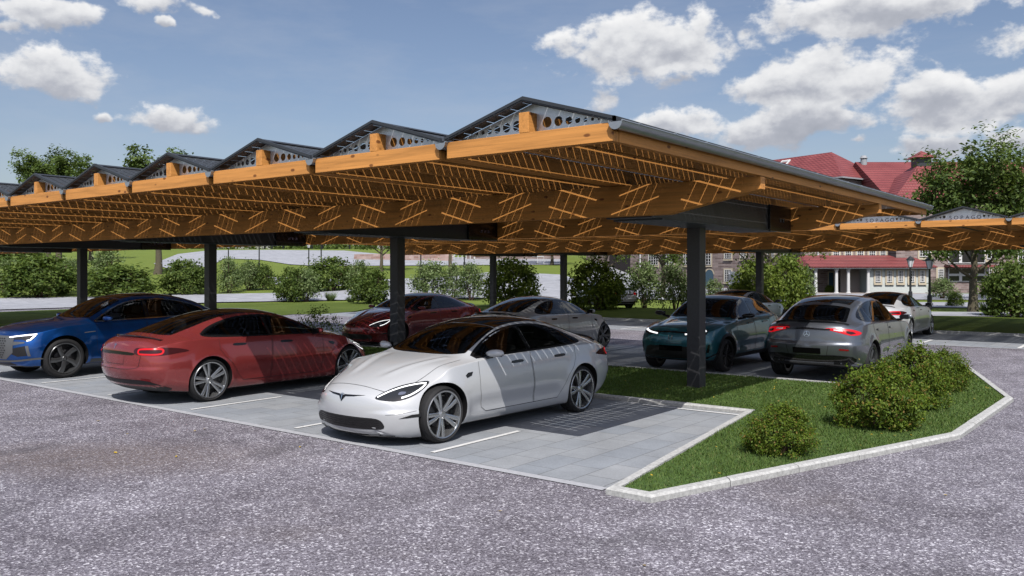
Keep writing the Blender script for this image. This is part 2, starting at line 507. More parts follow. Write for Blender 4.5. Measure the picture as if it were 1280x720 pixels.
def empty(name, loc=(0, 0, 0), rz=0.0):
    o = link(name, None)
    o.empty_display_size = 0.2
    o.location = loc; o.rotation_euler = (0, 0, rz)
    return o

def copy_tree(o, parent=None):
    c = o.copy(); COL.objects.link(c); c.parent = parent
    for ch in list(o.children):
        copy_tree(ch, c)
    return c

# ------------------------------------------------------------------ camera, sun, sky
cam = bpy.data.cameras.new('camera')
cam.lens = 36 * F_ / 1280; cam.sensor_width = 36; cam.shift_y = -(360 - Y0_) / 1280
cam.clip_end = 5000; cam.clip_start = 0.1
co = link('camera', cam, None, (0, 0, CAM_H))
co.rotation_euler = (R(90), 0, TH)
SC.camera = co

SUN = Vector((1.83, -2.08, 3.6)).normalized()
sl = bpy.data.lights.new('sun', 'SUN')
sl.energy = 4.0; sl.angle = R(0.22); sl.color = (1.0, 0.965, 0.92)
so = link('sun', sl, None, (0, 0, 30))
so.rotation_euler = SUN.to_track_quat('Z', 'Y').to_euler()

def build_world():
    w = bpy.data.worlds.new('World'); SC.world = w
    w.use_nodes = True
    nt = w.node_tree
    bg = nt.nodes['Background']
    sky = N(nt, 'ShaderNodeTexSky'); sky.sky_type = 'NISHITA'; sky.sun_disc = False
    sky.sun_elevation = math.asin(SUN.z); sky.sun_rotation = math.atan2(SUN.x, SUN.y)
    sky.air_density = 1.0; sky.dust_density = 1.6; sky.ozone_density = 1.5
    tc = N(nt, 'ShaderNodeTexCoord')
    d0 = tc.outputs['Generated']
    n1 = noise(nt, d0, 9.0, 5, 0.6, 1)
    warp = N(nt, 'ShaderNodeVectorMath', operation='MULTIPLY_ADD')
    L(nt, n1, warp.inputs[0]); warp.inputs[1].default_value = (0.05, 0.05, 0.05); 
    off = N(nt, 'ShaderNodeVectorMath', operation='SUBTRACT')
    L(nt, d0, off.inputs[0]); off.inputs[1].default_value = (0.025, 0.025, 0.025)
    L(nt, off.outputs[0], warp.inputs[2])
    D = warp.outputs[0]
    clouds = [(60, 20, 78, 27), (72, 92, 84, 34), (0, 38, 34, 14), (187, 9, 46, 15), (250, 14, 28, 9), (203, 36, 17, 7),
              (208, 142, 58, 21), (133, 146, 18, 9), (810, 60, 150, 48), (765, 121, 32, 25), (850, 104, 40, 16),
              (858, 152, 72, 22), (1020, 105, 135, 50), (932, 46, 26, 24), (1090, 15, 165, 42), (985, 156, 115, 26),
              (1195, 122, 140, 50), (1265, 48, 45, 32), (1160, 186, 66, 20), (1066, 178, 22, 10), (1272, 172, 42, 18), (1165, 82, 34, 15)]
    dirs = []
    for px, py, rx, ry in clouds:
        r, z = (px - 640) / F_, (Y0_ - py) / F_
        x, y = wd(r, 1)
        v = Vector((x, y, z)); ln = v.length
        dirs.append((v.normalized(), rx / F_ / ln * 1.02, ry / F_ / ln * 1.06))
    for k in range(16):                                  # the rest of the sky, behind and above
        a = TH + math.pi / 2 + R(50 + 17 * k + random.uniform(-6, 6)); e = R(random.uniform(14, 60))
        dirs.append((Vector((math.cos(a) * math.cos(e), math.sin(a) * math.cos(e), math.sin(e))), random.uniform(0.12, 0.26), random.uniform(0.05, 0.1)))
    fmax = None; wsum = None; vsum = None
    for c, ra, rb in dirs:
        mp = N(nt, 'ShaderNodeMapping', vector_type='TEXTURE')
        q = c.to_track_quat('Y', 'Z')
        mp.inputs['Location'].default_value = c
        mp.inputs['Rotation'].default_value = q.to_euler()
        mp.inputs['Scale'].default_value = (ra, 1.0, rb)
        L(nt, D, mp.inputs[0])
        ln = N(nt, 'ShaderNodeVectorMath', operation='LENGTH'); L(nt, mp.outputs[0], ln.inputs[0])
        fi = math_(nt, 'SUBTRACT', 1.0, ln.outputs['Value'])
        fi = math_(nt, 'SUBTRACT', math_(nt, 'MULTIPLY', fi, min(1.0, max(.6, ra / .07))), max(0.0, .06 - ra * .6))
        sp = N(nt, 'ShaderNodeSeparateXYZ'); L(nt, mp.outputs[0], sp.inputs[0])
        wi = math_(nt, 'MAXIMUM', math_(nt, 'ADD', fi, 0.35), 0.0)
        vi = math_(nt, 'MULTIPLY', wi, sp.outputs[2])
        fmax = fi if fmax is None else math_(nt, 'MAXIMUM', fmax, fi)
        wsum = wi if wsum is None else math_(nt, 'ADD', wsum, wi)
        vsum = vi if vsum is None else math_(nt, 'ADD', vsum, vi)
    vert = math_(nt, 'DIVIDE', vsum, math_(nt, 'MAXIMUM', wsum, 0.001))     # -1 base .. +1 top of the cloud it belongs to
    sq = N(nt, 'ShaderNodeMapping'); sq.inputs['Scale'].default_value = (1, 1, 1.5); L(nt, d0, sq.inputs[0])
    b1 = noise(nt, sq.outputs[0], 24, 8, 0.575)
    sq2 = N(nt, 'ShaderNodeMapping'); sq2.inputs['Scale'].default_value = (1, 1, 1.5); sq2.inputs['Location'].default_value = (0, 0, 0.016)
    L(nt, d0, sq2.inputs[0])
    b2 = noise(nt, sq2.outputs[0], 24, 5, 0.5)
    b3 = noise(nt, sq.outputs[0], 9, 3, 0.5)
    dens = math_(nt, 'ADD', fmax, math_(nt, 'MULTIPLY', math_(nt, 'SUBTRACT', b1, 0.5), 1.6))
    dens = math_(nt, 'ADD', dens, math_(nt, 'MULTIPLY', math_(nt, 'SUBTRACT', b3, 0.5), 0.7))
    mr = N(nt, 'ShaderNodeMapRange', interpolation_type='SMOOTHSTEP')
    mr.inputs['From Min'].default_value = 0.09; mr.inputs['From Max'].default_value = 0.42
    L(nt, dens, mr.inputs['Value'])
    alpha = mr.outputs[0]
    relief = math_(nt, 'MULTIPLY', math_(nt, 'SUBTRACT', b1, b2), 1.2)
    lit = math_(nt, 'ADD', math_(nt, 'ADD', math_(nt, 'MULTIPLY', vert, 0.52), 0.62), relief)
    thin = math_(nt, 'SUBTRACT', 0.45, dens)
    lit = math_(nt, 'ADD', lit, math_(nt, 'MULTIPLY', thin, 0.30))
    ccol = ramp(nt, lit, [(0.0, (3.5, 3.75, 4.35)), (0.35, (4.6, 4.8, 5.4)), (0.68, (7.6, 7.7, 7.95)), (1.0, (9.3, 9.3, 9.35))])
    # high thin streaks
    cv = N(nt, 'ShaderNodeMapping'); cv.inputs['Scale'].default_value = (1.2, 3.0, 9.0); cv.inputs['Rotation'].default_value = (0.1, 0.12, 0.3)
    L(nt, d0, cv.inputs[0])
    cir = ramp(nt, noise(nt, cv.outputs[0], 2.2, 6, 0.62), [(0.42, (0, 0, 0)), (0.8, (1, 1, 1))])
    skyc = mixc(nt, 1.0, sky.outputs[0], SKY_TINT, 'MULTIPLY')
    # pale milky band low over the horizon, as air at that distance has
    sz = N(nt, 'ShaderNodeSeparateXYZ'); L(nt, d0, sz.inputs[0])
    skyc = mixc(nt, math_(nt, 'MULTIPLY', cir, 0.30), skyc, (5.2, 5.6, 6.4))
    out = mixc(nt, alpha, skyc, ccol)
    L(nt, out, bg.inputs[0])
    bg.inputs[1].default_value = 0.1
    w.cycles.sampling_method = 'MANUAL'
    w.cycles.sample_map_resolution = 512

SKY_TINT = (1.14, 1.07, 1.09)
build_world()
vs_ = SC.view_settings
vs_.view_transform = 'Standard'; vs_.look = 'None'; vs_.gamma = 1; vs_.exposure = 0.0
SC.render.film_transparent = False
SC.cycles.max_bounces = 6; SC.cycles.diffuse_bounces = 0; SC.cycles.glossy_bounces = 3
SC.cycles.transmission_bounces = 3; SC.cycles.transparent_max_bounces = 6
SC.cycles.caustics_reflective = False; SC.cycles.caustics_refractive = False
SC.cycles.use_denoising = True
# indirect light: one uniform ambient term with occlusion instead of many bounces
SC.cycles.use_fast_gi = True
SC.cycles.fast_gi_method = 'ADD'
SC.world.light_settings.ao_factor = 0.06
SC.world.light_settings.distance = 2.5

# ------------------------------------------------------------------ ground
def grid_ground():
    radii = [0.0] + list(np.geomspace(3, 60, 26)) + list(np.linspace(63, 190, 40)) + [230, 300, 420, 700, 1300, 2600]
    seg = 180
    vs = [(0, 0, -0.03)]
    for r in radii[1:]:
        for i in range(seg):
            a = 2 * math.pi * i / seg
            x, y = r * math.cos(a), r * math.sin(a)
            vs.append((x, y, terrain(x, y) - 0.03))
    fs = [(0, 1 + i, 1 + (i + 1) % seg) for i in range(seg)]
    for k in range(len(radii) - 2):
        o = 1 + k * seg
        fs += [(o + i, o + seg + i, o + seg + (i + 1) % seg, o + (i + 1) % seg) for i in range(seg)]
    mb = MB().add(vs, fs)
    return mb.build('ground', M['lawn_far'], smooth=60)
tag(grid_ground(), kind='structure')

def sheet(name, pts, off, mat, cut=None, drape=True, round_=0):
    """flat or draped area bounded by ground points"""
    P = [(p[0], p[1]) for p in pts]
    if round_:
        Q = []
        n = len(P)
        for i in range(n):
            p0, p1, p2, p3 = [np.array(P[(i + k - 1) % n]) for k in range(4)]
            for t in np.linspace(0, 1, round_, endpoint=False):
                Q.append(tuple(0.5 * (2 * p1 + (p2 - p0) * t + (2 * p0 - 5 * p1 + 4 * p2 - p3) * t * t + (3 * p1 - p0 - 3 * p2 + p3) * t ** 3)))
        P = Q
    bm = bmesh.new()
    vs = [bm.verts.new((x, y, 0)) for x, y in P]
    bm.faces.new(vs)
    if cut:
        xs = [p[0] for p in P]; ys = [p[1] for p in P]
        for ax, lo, hi in ((0, min(xs), max(xs)), (1, min(ys), max(ys))):
            t = math.floor(lo / cut) * cut + cut
            while t < hi:
                c = Vector((t, 0, 0)) if ax == 0 else Vector((0, t, 0))
                nrm = Vector((1, 0, 0)) if ax == 0 else Vector((0, 1, 0))
                bmesh.ops.bisect_plane(bm, geom=bm.verts[:] + bm.edges[:] + bm.faces[:], plane_co=c, plane_no=nrm)
                t += cut
    for v in bm.verts:
        v.co.z = (terrain(v.co.x, v.co.y) if drape else 0) + off
    bmesh.ops.recalc_face_normals(bm, faces=bm.faces)
    if sum(f.normal.z for f in bm.faces) < 0:
        bmesh.ops.reverse_faces(bm, faces=bm.faces)
    me = bpy.data.meshes.new(name); bm.to_mesh(me); bm.free()
    me.materials.append(mat)
    return tag(link(name, me), kind='structure')

# access road and lane
sheet('road', [(-60, -20), (60, -20), (60, 26.78), (-60, 26.78)], 0.0, M['asphalt'], drape=False)
# lawn west of the lane
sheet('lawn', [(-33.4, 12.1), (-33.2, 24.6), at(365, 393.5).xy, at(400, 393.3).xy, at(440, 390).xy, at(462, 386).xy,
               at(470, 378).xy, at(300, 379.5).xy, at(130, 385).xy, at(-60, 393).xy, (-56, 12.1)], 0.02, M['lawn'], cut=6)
# parking bays: slab paving
sheet('paving', [(-60, 7.17), (-4.33, 7.17), (-4.93, 12.12), (-60, 12.12)], 0.004, M['paver'], drape=False)
sheet('paving', [(-33, 16.2), (-4.42, 16.2), (-4.42, 21.2), (-33, 21.2)], 0.004, M['paver'], drape=False)
sheet('paving', [(-33.5, 26.88), (30, 26.88), (30, 31.9), (-33.5, 31.9)], 0.004, M['paver'], drape=False)
sheet('edging', [(-60, 7.05), (-4.33, 7.05), (-4.33, 7.17), (-60, 7.17)], 0.008, M['edging'], drape=False)
sheet('edging', [(-33, 21.2), (-4.4, 21.2), (-4.4, 21.32), (-33, 21.32)], 0.008, M['edging'], drape=False)
sheet('edging', [(-33.5, 26.76), (30, 26.76), (30, 26.88), (-33.5, 26.88)], 0.008, M['edging'], drape=False)
lines = MB()
for k in range(12):
    x = -6.8 - 2.52 * k
    lines.add([(x - .035, 7.3, .012), (x + .035, 7.3, .012), (x + .035, 8.98, .012), (x - .035, 8.98, .012)], [(0, 1, 2, 3)])
    lines.add([(x - .05, 19.4, .012), (x + .05, 19.4, .012), (x + .05, 21.0, .012), (x - .05, 21.0, .012)], [(0, 1, 2, 3)])
    lines.add([(x - .05, 11.9, .012), (x + .05, 11.9, .012), (x + .05, 12.08, .012), (x - .05, 12.08, .012)], [(0, 1, 2, 3)])
for k in range(13):
    x = 4.36 - 2.52 * k
    lines.add([(x - .05, 27.0, .012), (x + .05, 27.0, .012), (x + .05, 28.7, .012), (x - .05, 28.7, .012)], [(0, 1, 2, 3)])
lines.add([(-6.6, 11.93, .012), (-4.98, 11.93, .012), (-4.98, 12.0, .012), (-6.6, 12.0, .012)], [(0, 1, 2, 3)])
tag(lines.build('bay_markings', M['white_line']), kind='structure')

def inset(poly, w):
    n = len(poly); out = []
    area = sum(poly[i][0] * poly[(i + 1) % n][1] - poly[(i + 1) % n][0] * poly[i][1] for i in range(n))
    sg = 1 if area > 0 else -1
    for i in range(n):
        p0, p1, p2 = Vector(poly[i - 1]), Vector(poly[i]), Vector(poly[(i + 1) % n])
        a = (p1 - p0).normalized(); b = (p2 - p1).normalized()
        na = Vector((-a.y, a.x)) * sg; nb = Vector((-b.y, b.x)) * sg
        m = (na + nb).normalized()
        out.append(tuple(p1 + m * (w / max(0.35, m.dot(na)))))
    return out

def kerbed(poly, w, top, ztop_lawn):
    """kerb ring with a chamfered top, and the turf it holds"""
    inner = inset(poly, w); ch = inset(poly, 0.025); n = len(poly)
    k = MB()
    # split every run into kerb stones about a metre long
    for i in range(n):
        j = (i + 1) % n
        o0, o1, i0, i1, c0, c1 = [Vector(p) for p in (poly[i], poly[j], inner[i], inner[j], ch[i], ch[j])]
        m = max(1, int(round((o1 - o0).length / 1.0)))
        for s in range(m):
            g = 0.004 / max(0.3, (o1 - o0).length)
            a, b = s / m + (g if s else 0), (s + 1) / m - (g if s < m - 1 else 0)
            dz = random.uniform(-.003, .003)
            A = [(o0.lerp(o1, t), c0.lerp(c1, t), i0.lerp(i1, t)) for t in (a, b)]
            vs = []
            for (o, c, q) in A:
                vs += [(o.x, o.y, -0.03), (o.x, o.y, top - .02 + dz), (c.x, c.y, top + dz), (q.x, q.y, top + dz), (q.x, q.y, -0.03)]
            k.add(vs, [(0, 1, 6, 5), (1, 2, 7, 6), (2, 3, 8, 7), (3, 4, 9, 8), (0, 4, 3, 2, 1), (5, 6, 7, 8, 9)])
    tag(k.build('kerb', M['kerb']), kind='structure')
    return inner

o1, o2, o3, o4, o5 = [tuple(at(*p, 0.0).xy) for p in ((757, 618), (814, 629), (1200, 549), (1267, 502), (1207.5, 457))]
ISLAND = [o1, o2, o3, o4, o5, (-4.42, 21.3), (-4.42, 16.2), (-33.4, 16.2), (-33.4, 12.12), (-4.95, 12.12)]
isl_in = kerbed(ISLAND, 0.115, 0.07, 0.05)
sheet('turf', isl_in, 0.05, M['soil'], drape=False)
ISL2 = [(30, 31.9), (30, 33.5), (-33.5, 33.5), (-33.5, 31.9)]
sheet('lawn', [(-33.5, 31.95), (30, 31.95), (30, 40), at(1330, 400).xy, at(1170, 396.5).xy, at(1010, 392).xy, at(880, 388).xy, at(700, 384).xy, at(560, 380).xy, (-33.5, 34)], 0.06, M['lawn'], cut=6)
kb = MB(); kb.box(-33.5, 30, 31.9, 32.0, -.02, .1)
tag(kb.build('kerb', M['kerb'], bevel=.012), kind='structure')

# paths and plaza rising behind
px_poly = lambda pts: [at(*p).xy for p in pts]
sheet('path', px_poly([(-70, 392), (0, 388), (130, 384), (275, 378.5), (460, 375), (620, 373), (720, 377), (740, 360), (705, 344), (665, 342), (630, 352), (560, 356), (470, 361), (400, 366), (275, 368.5), (130, 371.5), (0, 373.5), (-70, 375)]), 0.05, M['paver_far'], cut=5)
sheet('plaza', px_poly([(192, 330), (222, 318), (262, 313.2), (330, 312.6), (430, 313.6), (520, 322), (600, 322), (700, 323), (706, 331), (560, 332), (400, 333), (362, 331), (325, 325), (280, 323.5), (262, 334), (212, 337)]), 0.05, M['paver_far'], cut=4)
sheet('path', px_poly([(335, 347), (460, 351), (560, 346), (640, 338), (650, 345), (570, 358), (470, 359), (340, 356)]), 0.045, M['paver_far'], cut=5)
sheet('plaza', px_poly([(730, 335), (790, 333), (880, 348), (1010, 363), (1125, 366.5), (1340, 369), (1340, 375.5), (1120, 375), (1000, 377), (880, 376), (760, 372), (735, 356)]), 0.04, M['paver_far'], cut=5)
sheet('path', px_poly([(1110, 378), (1340, 379), (1340, 386.5), (1110, 384)]), 0.03, M['paver_far'], cut=6)
sheet('path', px_poly([(880, 389), (1010, 392.5), (1160, 391.5), (1340, 393), (1340, 399), (1160, 396.8), (1010, 398), (880, 393)]), 0.08, M['paver_far'], cut=6)

# turf blades and dry leaves on the island
def inside(px, py, poly):
    x, y = px, py
    c = np.zeros(len(x), bool)
    n = len(poly)
    for i in range(n):
        x0, y0 = poly[i]; x1, y1 = poly[i - 1]
        hit = ((y0 > y) != (y1 > y)) & (x < (x1 - x0) * (y - y0) / ((y1 - y0) if abs(y1 - y0) > 1e-9 else 1e-9) + x0)
        c ^= hit
    return c

def raw_mesh(name, V, nper, mat):
    V = np.asarray(V, np.float32).reshape(-1, 3)
    nf = len(V) // nper
    me = bpy.data.meshes.new(name)
    me.vertices.add(len(V)); me.vertices.foreach_set('co', V.ravel())
    me.loops.add(len(V)); me.loops.foreach_set('vertex_index', np.arange(len(V), dtype=np.int32))
    me.polygons.add(nf)
    me.polygons.foreach_set('loop_start', np.arange(0, len(V), nper, dtype=np.int32))
    me.polygons.foreach_set('loop_total', np.full(nf, nper, np.int32))
    me.materials.append(mat)
    me.update(calc_edges=True)
    return me

def grass():
    n = 640000
    x = rng.uniform(-20, -1.6, n); y = rng.uniform(6.9, 21.4, n)
    poly = inset(ISLAND, 0.12)
    dd = -x * S_ + y * C_
    keep = inside(x, y, poly) & (rng.random(n) < np.clip((12.0 / dd) ** 1.3, 0.12, 1))
    x, y, dd = x[keep], y[keep], dd[keep]
    n = len(x)
    a = rng.uniform(0, 2 * math.pi, n)
    hgt = rng.uniform(0.018, 0.042, n) * (1 + 0.3 * np.sin(x * 3.1) * np.sin(y * 2.3)); lean = rng.uniform(0.0, 0.04, n)
    w = 0.0045 * np.clip(dd / 9, 1, 2.4)
    b = a + rng.uniform(-1, 1, n) + math.pi / 2
    P0 = np.stack([x - w * np.cos(a), y - w * np.sin(a), np.full(n, 0.048)], 1)
    P1 = np.stack([x + w * np.cos(a), y + w * np.sin(a), np.full(n, 0.048)], 1)
    P2 = np.stack([x + lean * np.cos(b), y + lean * np.sin(b), 0.048 + hgt], 1)
    V = np.stack([P0, P1, P2], 1)
    o = link('grass', raw_mesh('grass', V, 3, M['blade']))
    tag(o, kind='stuff')
grass()
def litter():
    n = 420
    x = rng.uniform(-16, -1.8, n); y = rng.uniform(7, 21, n)
    k = inside(x, y, inset(ISLAND, 0.2)); x, y = x[k], y[k]; n = len(x)
    V = []
    for i in range(n):
        s = random.uniform(0.012, 0.026); a = random.uniform(0, 6.28); t = random.uniform(-.5, .5)
        c = np.array([x[i], y[i], 0.085]); u = np.array([math.cos(a), math.sin(a), t]) * s; v = np.array([-math.sin(a), math.cos(a), -t * .5]) * s * .7
        V += [c - u, c - v, c + u, c + v]
    for i in range(26):                                     # a few blown onto the road
        X, Y = random.uniform(-12, 2), random.uniform(4, 9)
        if Y > 6.8 and X < -2: continue
        s = random.uniform(0.02, 0.035); a = random.uniform(0, 6.28)
        c = np.array([X, Y, 0.012]); u = np.array([math.cos(a), math.sin(a), .15]) * s; v = np.array([-math.sin(a), math.cos(a), -.1]) * s * .6
        V += [c - u, c - v, c + u, c + v]
    tag(link('fallen_leaves', raw_mesh('fallen_leaves', V, 4, M['dryleaf'])), kind='stuff')
litter()

# ------------------------------------------------------------------ carports
PITCH = 2.3
def holed_plate(outline, holes, y):
    """thin vertical sheet (x,z outline) with openings"""
    polys = [[Vector((p[0], p[1], 0)) for p in outline]] + [[Vector((p[0], p[1], 0)) for p in h] for h in holes]
    tris = tessellate_polygon(polys)
    flat = [p for pl in polys for p in pl]
    mb = MB(); mb.add([(p.x, y, p.y) for p in flat], [tuple(t) for t in tris])
    return mb

def circle(cx, cz, r, n=20):
    return [(cx + r * math.cos(2 * math.pi * i / n), cz + r * math.sin(2 * math.pi * i / n)) for i in range(n)]

_letter_cache = {}
def letter_mesh(ch, size):
    cu = bpy.data.curves.new('lettering', 'FONT')
    cu.body = ch; cu.size = size; cu.align_x = 'CENTER'
    o = bpy.data.objects.new('lettering', cu); COL.objects.link(o)
    dg = bpy.context.evaluated_depsgraph_get()
    me = bpy.data.meshes.new_from_object(o.evaluated_get(dg))
    vs = [tuple(v.co) for v in me.vertices]; fs = [tuple(p.vertices) for p in me.polygons]
    bpy.data.objects.remove(o); bpy.data.curves.remove(cu); bpy.data.meshes.remove(me)
    return vs, fs

def carport(name, label, Yc, Xr, n, cols, letters=False, detail=True):
    ox, oy = cols[0], Yc
    root = empty(name, (ox, oy, 0))
    tag(root, label, 'carport', 'timber solar carports')
    xr = Xr - ox; xl = xr - PITCH * n
    ye = 6.9
    zg = 3.595
    zf0, zf1 = 3.41, 3.595
    for c in cols:
        x = c - ox
        m = MB(); m.box(x - .125, x + .125, -.125, .125, 0.02, 2.925)
        cb = m.build('column', M['steel'], root, bevel=.008)
        m = MB(); m.box(x - .2, x + .2, -.2, .2, 0.0, 0.048); m.build('base_plate', M['steel'], cb)
        m = MB(); m.prism([(x - .14, 2.93), (x + .65, 2.93), (x + .65, 3.40), (x - .14, 3.40)], 'y', -2.87, 2.87)
        ar = m.build('arm', M['steel'], root, bevel=.006)
        m = MB(); m.box(x - .17, x + .68, -2.6, 2.3, 2.905, 2.928); m.build('flange', M['trim'], ar)
        m = MB(); m.box(x + .653, x + .70, 1.75, 2.87, 2.90, 3.405)
        dp = m.build('display', M['display'], root, bevel=.006)
        m = MB()
        for q in (0.0, .13, .26) if c != cols[0] else (0.05, .2):
            m.box(x + .702, x + .706, 2.2 + q, 2.29 + q, 3.09, 3.16)
        m.build('digits', M['digit'] if c != cols[0] else M['hole'], dp)
    # main glulam beams along the row, ends cut on a taper
    for yb in (-2.97, 2.97):
        m = MB()
        xe = xr - .06
        m.prism([(xl, 2.95), (xe - 1.38, 2.95), (xe, 3.235), (xe, 3.405), (xl, 3.405)], 'y', yb - .08, yb + .08)
        m.build('main_beam', M['wood_x'], root, bevel=.006)
    for k in range(n + 1):
        xg = xr - PITCH * k
        # gutter: half round trough with an end disc
        g = MB(); seg = 12; rr = .076
        prof = []
        for i in range(seg + 1):
            a = math.pi + math.pi * i / seg
            prof.append((xg + rr * math.cos(a), zg + rr * math.sin(a)))
        inn = [(xg + (p[0] - xg) * .93, zg + (p[1] - zg) * .93) for p in prof]
        for ring in (prof, inn):
            vs = [(p[0], -ye - .05, p[1]) for p in ring] + [(p[0], ye + .05, p[1]) for p in ring]
            g.add(vs, [(i, i + 1, i + seg + 2, i + seg + 1) for i in range(seg)])
        for yy in (-ye - .051, ye + .051):
            g.add([(p[0], yy, p[1] - .008 if 0 < i < seg else p[1] - .008) for i, p in enumerate(prof)], [tuple(range(seg + 1))])
        for sx in (-1, 1):
            g.tube((xg + sx * rr, -ye - .05, zg), (xg + sx * rr, ye + .05, zg), .009, seg=6)
        if k == 0:
            for q in range(18):
                yy = -6.6 + q * .78
                g.box(xg - rr, xg + rr + .012, yy - .012, yy + .012, zg + .006, zg + .016)
        g.build('gutter', M['zinc'], root, smooth=35)
        for sx in (-1, 1):
            if (k == 0 and sx == 1) or (k == n and sx == -1):
                continue
            m = MB(); xx = xg + sx * .095
            m.box(min(xx - sx * .04, xx + sx * .04), max(xx - sx * .04, xx + sx * .04), -ye + .122, ye - .122, 3.412, 3.62)
            if 0 < k < n and sx == 1: m.box(xg - .056, xg + .054, -ye + .124, ye - .124, 3.414, 3.512)
            m.build('rafter', M['wood_y'], root)
        if k == n:
            break
        a, b = xg - PITCH, xg
        xm = (a + b) / 2
        for sy in (-1, 1):
            m = MB()
            y0, y1 = (-ye, -ye + .12) if sy < 0 else (ye - .12, ye)
            # top corners are notched for the trough
            o = [(a + .06, zf0), (b - .06, zf0), (b - .06, zf1 - .085), (b - .082, zf1 - .03), (b - .082, zf1), (a + .06, zf1)]
            m.prism(o, 'y', y0, y1)
            m.build('fascia_board', M['wood_x'], root, bevel=.004)
        m = MB(); m.box(xm - .065, xm + .065, (-ye + .26) if letters else (-ye + .002), ye - .002, zf1 + .003, 3.815)
        m.box(xm - .05, xm + .05, -ye + .124, ye - .124, 3.412, zf1 + .002)
        m.build('ridge_beam', M['wood_y'], root, bevel=.004)
        for sy in (-1, 1):
            yy = sy * (ye - .15)
            out = [(a + .10, 3.575), (b - .10, 3.575), (b - .10, 3.617), (xm, 3.925), (a + .10, 3.617)]
            holes = []
            if letters and sy < 0:
                offs = [(-.60, .026), (-.72, .017), (-.50, .04), (.52, .033), (.63, .024), (.73, .016), (.81, .01)]
            else:
                offs = [(s * o, r) for s in (-1, 1) for o, r in ((.20, .058), (.345, .052), (.475, .042), (.585, .032), (.68, .024), (.765, .018), (.84, .013))]
            for o, r in offs:
                holes.append(circle(xm + o, 3.665 + r * .75, r))
            pl = holed_plate(out, holes, yy).build('gable_plate', M['galv'], root)
            if letters and sy < 0:
                m = MB()
                for i, chh in enumerate('SOPAGO'):
                    vs, fs = letter_mesh(chh, .15)
                    cx = xm - .335 + i * .145
                    m.add([(cx + v[0], yy - .004, 3.615 + v[1]) for v in vs], fs)
                m.build('lettering', M['digit'], pl)
        # solar modules on the two slopes: rows of cells with clear gaps that let sunlight through
        for sx in (-1, 1):
            x0 = a + .055 if sx < 0 else b - .055
            z0, z1 = 3.625, 3.945
            ux, uz = (xm - x0), (z1 - z0)
            ln = math.hypot(ux, uz)
            m = MB()
            nn = Vector((-uz, 0, ux)).normalized()
            if nn.z < 0: nn = -nn
            cs = []
            s = .05
            for i in range(6):
                cs.append((s, s + .166)); s += .166 + (.0075 if i != 2 else .009)
            # solid margins at valley and ridge
            cs.append((-.01, .042)); cs.append((s - .004, ln + .0))
            ysl = []
            y = -ye - .015
            mods = 7; ml = (2 * ye + .03) / mods
            for q in range(mods):
                yy = y + q * ml
                ysl.append((yy - .014, yy + .045))
                cell = (ml - .06) / 12
                for j in range(12):
                    ysl.append((yy + (.04 if j == 0 else .05) + j * cell, yy + .05 + (j + 1) * cell - (.0125 if j < 11 else -.002)))
            ysl.append((-y - .022, -y))
            for (s0, s1) in cs:
                for (t0, t1) in ysl:
                    p = [(x0 + ux * s0 / ln, t0, z0 + uz * s0 / ln), (x0 + ux * s1 / ln, t0, z0 + uz * s1 / ln),
                         (x0 + ux * s1 / ln, t1, z0 + uz * s1 / ln), (x0 + ux * s0 / ln, t1, z0 + uz * s0 / ln)]
                    m.add(p, [(0, 1, 2, 3)])
            m.build('solar_panel', M['cell'], root)
        for sy in (-1, 1):                                      # verge trim following both slopes
            yy = sy * (ye + .0)
            o = [(a + .03, 3.60), (a + .03, 3.652), (xm, 3.982), (b - .03, 3.652), (b - .03, 3.60), (xm, 3.93)]
            m = MB(); m.prism(o, 'y', yy - .02, yy + .02); m.build('verge_trim', M['trim'], root)
        m = MB(); m.prism([(xm - .06, 3.945), (xm, 3.962), (xm + .06, 3.945), (xm, 3.975)], 'y', -ye - .01, ye + .01)
        m.build('ridge_cap', M['trim'], root)
    if True:                                                    # long edge trim over the outermost gutter
        for x_ in (xr - .052, xl + .03):
            m = MB(); m.box(x_, x_ + .022, -ye - .02, ye + .02, 3.602, 3.655); m.build('edge_trim', M['trim'], root)
    return root

carport('solar_carport', 'near timber carport with zigzag solar roof, sheltering the blue, red and white cars', 14.1, -4.24, 18,
        [-6.68, -14.24, -21.84, -29.5, -37.1])
carport('solar_carport', 'farther timber carport behind the first, gable plates lettered SOPAGO', 33.8, 10.38, 18,
        [-3.5, -13.2, -22.9, -27.25, 6.2], letters=True)

def far_carport():
    p = dist(390, 178); root = empty('distant_carport', p, TH)
    tag(root, 'tiny distant carport on thin posts at the top of the grey plaza', 'carport', 'timber solar carports')
    for px in (331, 340, 354, 390, 403, 437):
        x = (px - 390) / F_ * 178
        for y in (0,):
            m = MB(); m.box(x - .16, x + .16, y - .16, y + .16, -.3, 3.0); m.build('column', M['steel'], root)
    m = MB(); m.box(-14, 12, -3, 3, 3.0, 3.4); m.build('main_beam', M['wood_x'], root)
    m = MB()
    for k in range(11):
        a = -14 + k * 2.36
        m.prism([(a, 3.41), (a + 2.36, 3.41), (a + 1.18, 3.85)], 'y', -4, 4)
    m.build('solar_panel', M['trim'], root)
far_carport()

# ------------------------------------------------------------------ buildings
def wall_frame(P, e):
    """local frame of a wall in building coordinates: s along e, q outward, z up"""
    e = Vector((e[0], e[1])).normalized(); nrm = Vector((e.y, -e.x))
    def f(s, q, z):
        return (P[0] + e.x * s + nrm.x * q, P[1] + e.y * s + nrm.y * q, z)
    return f

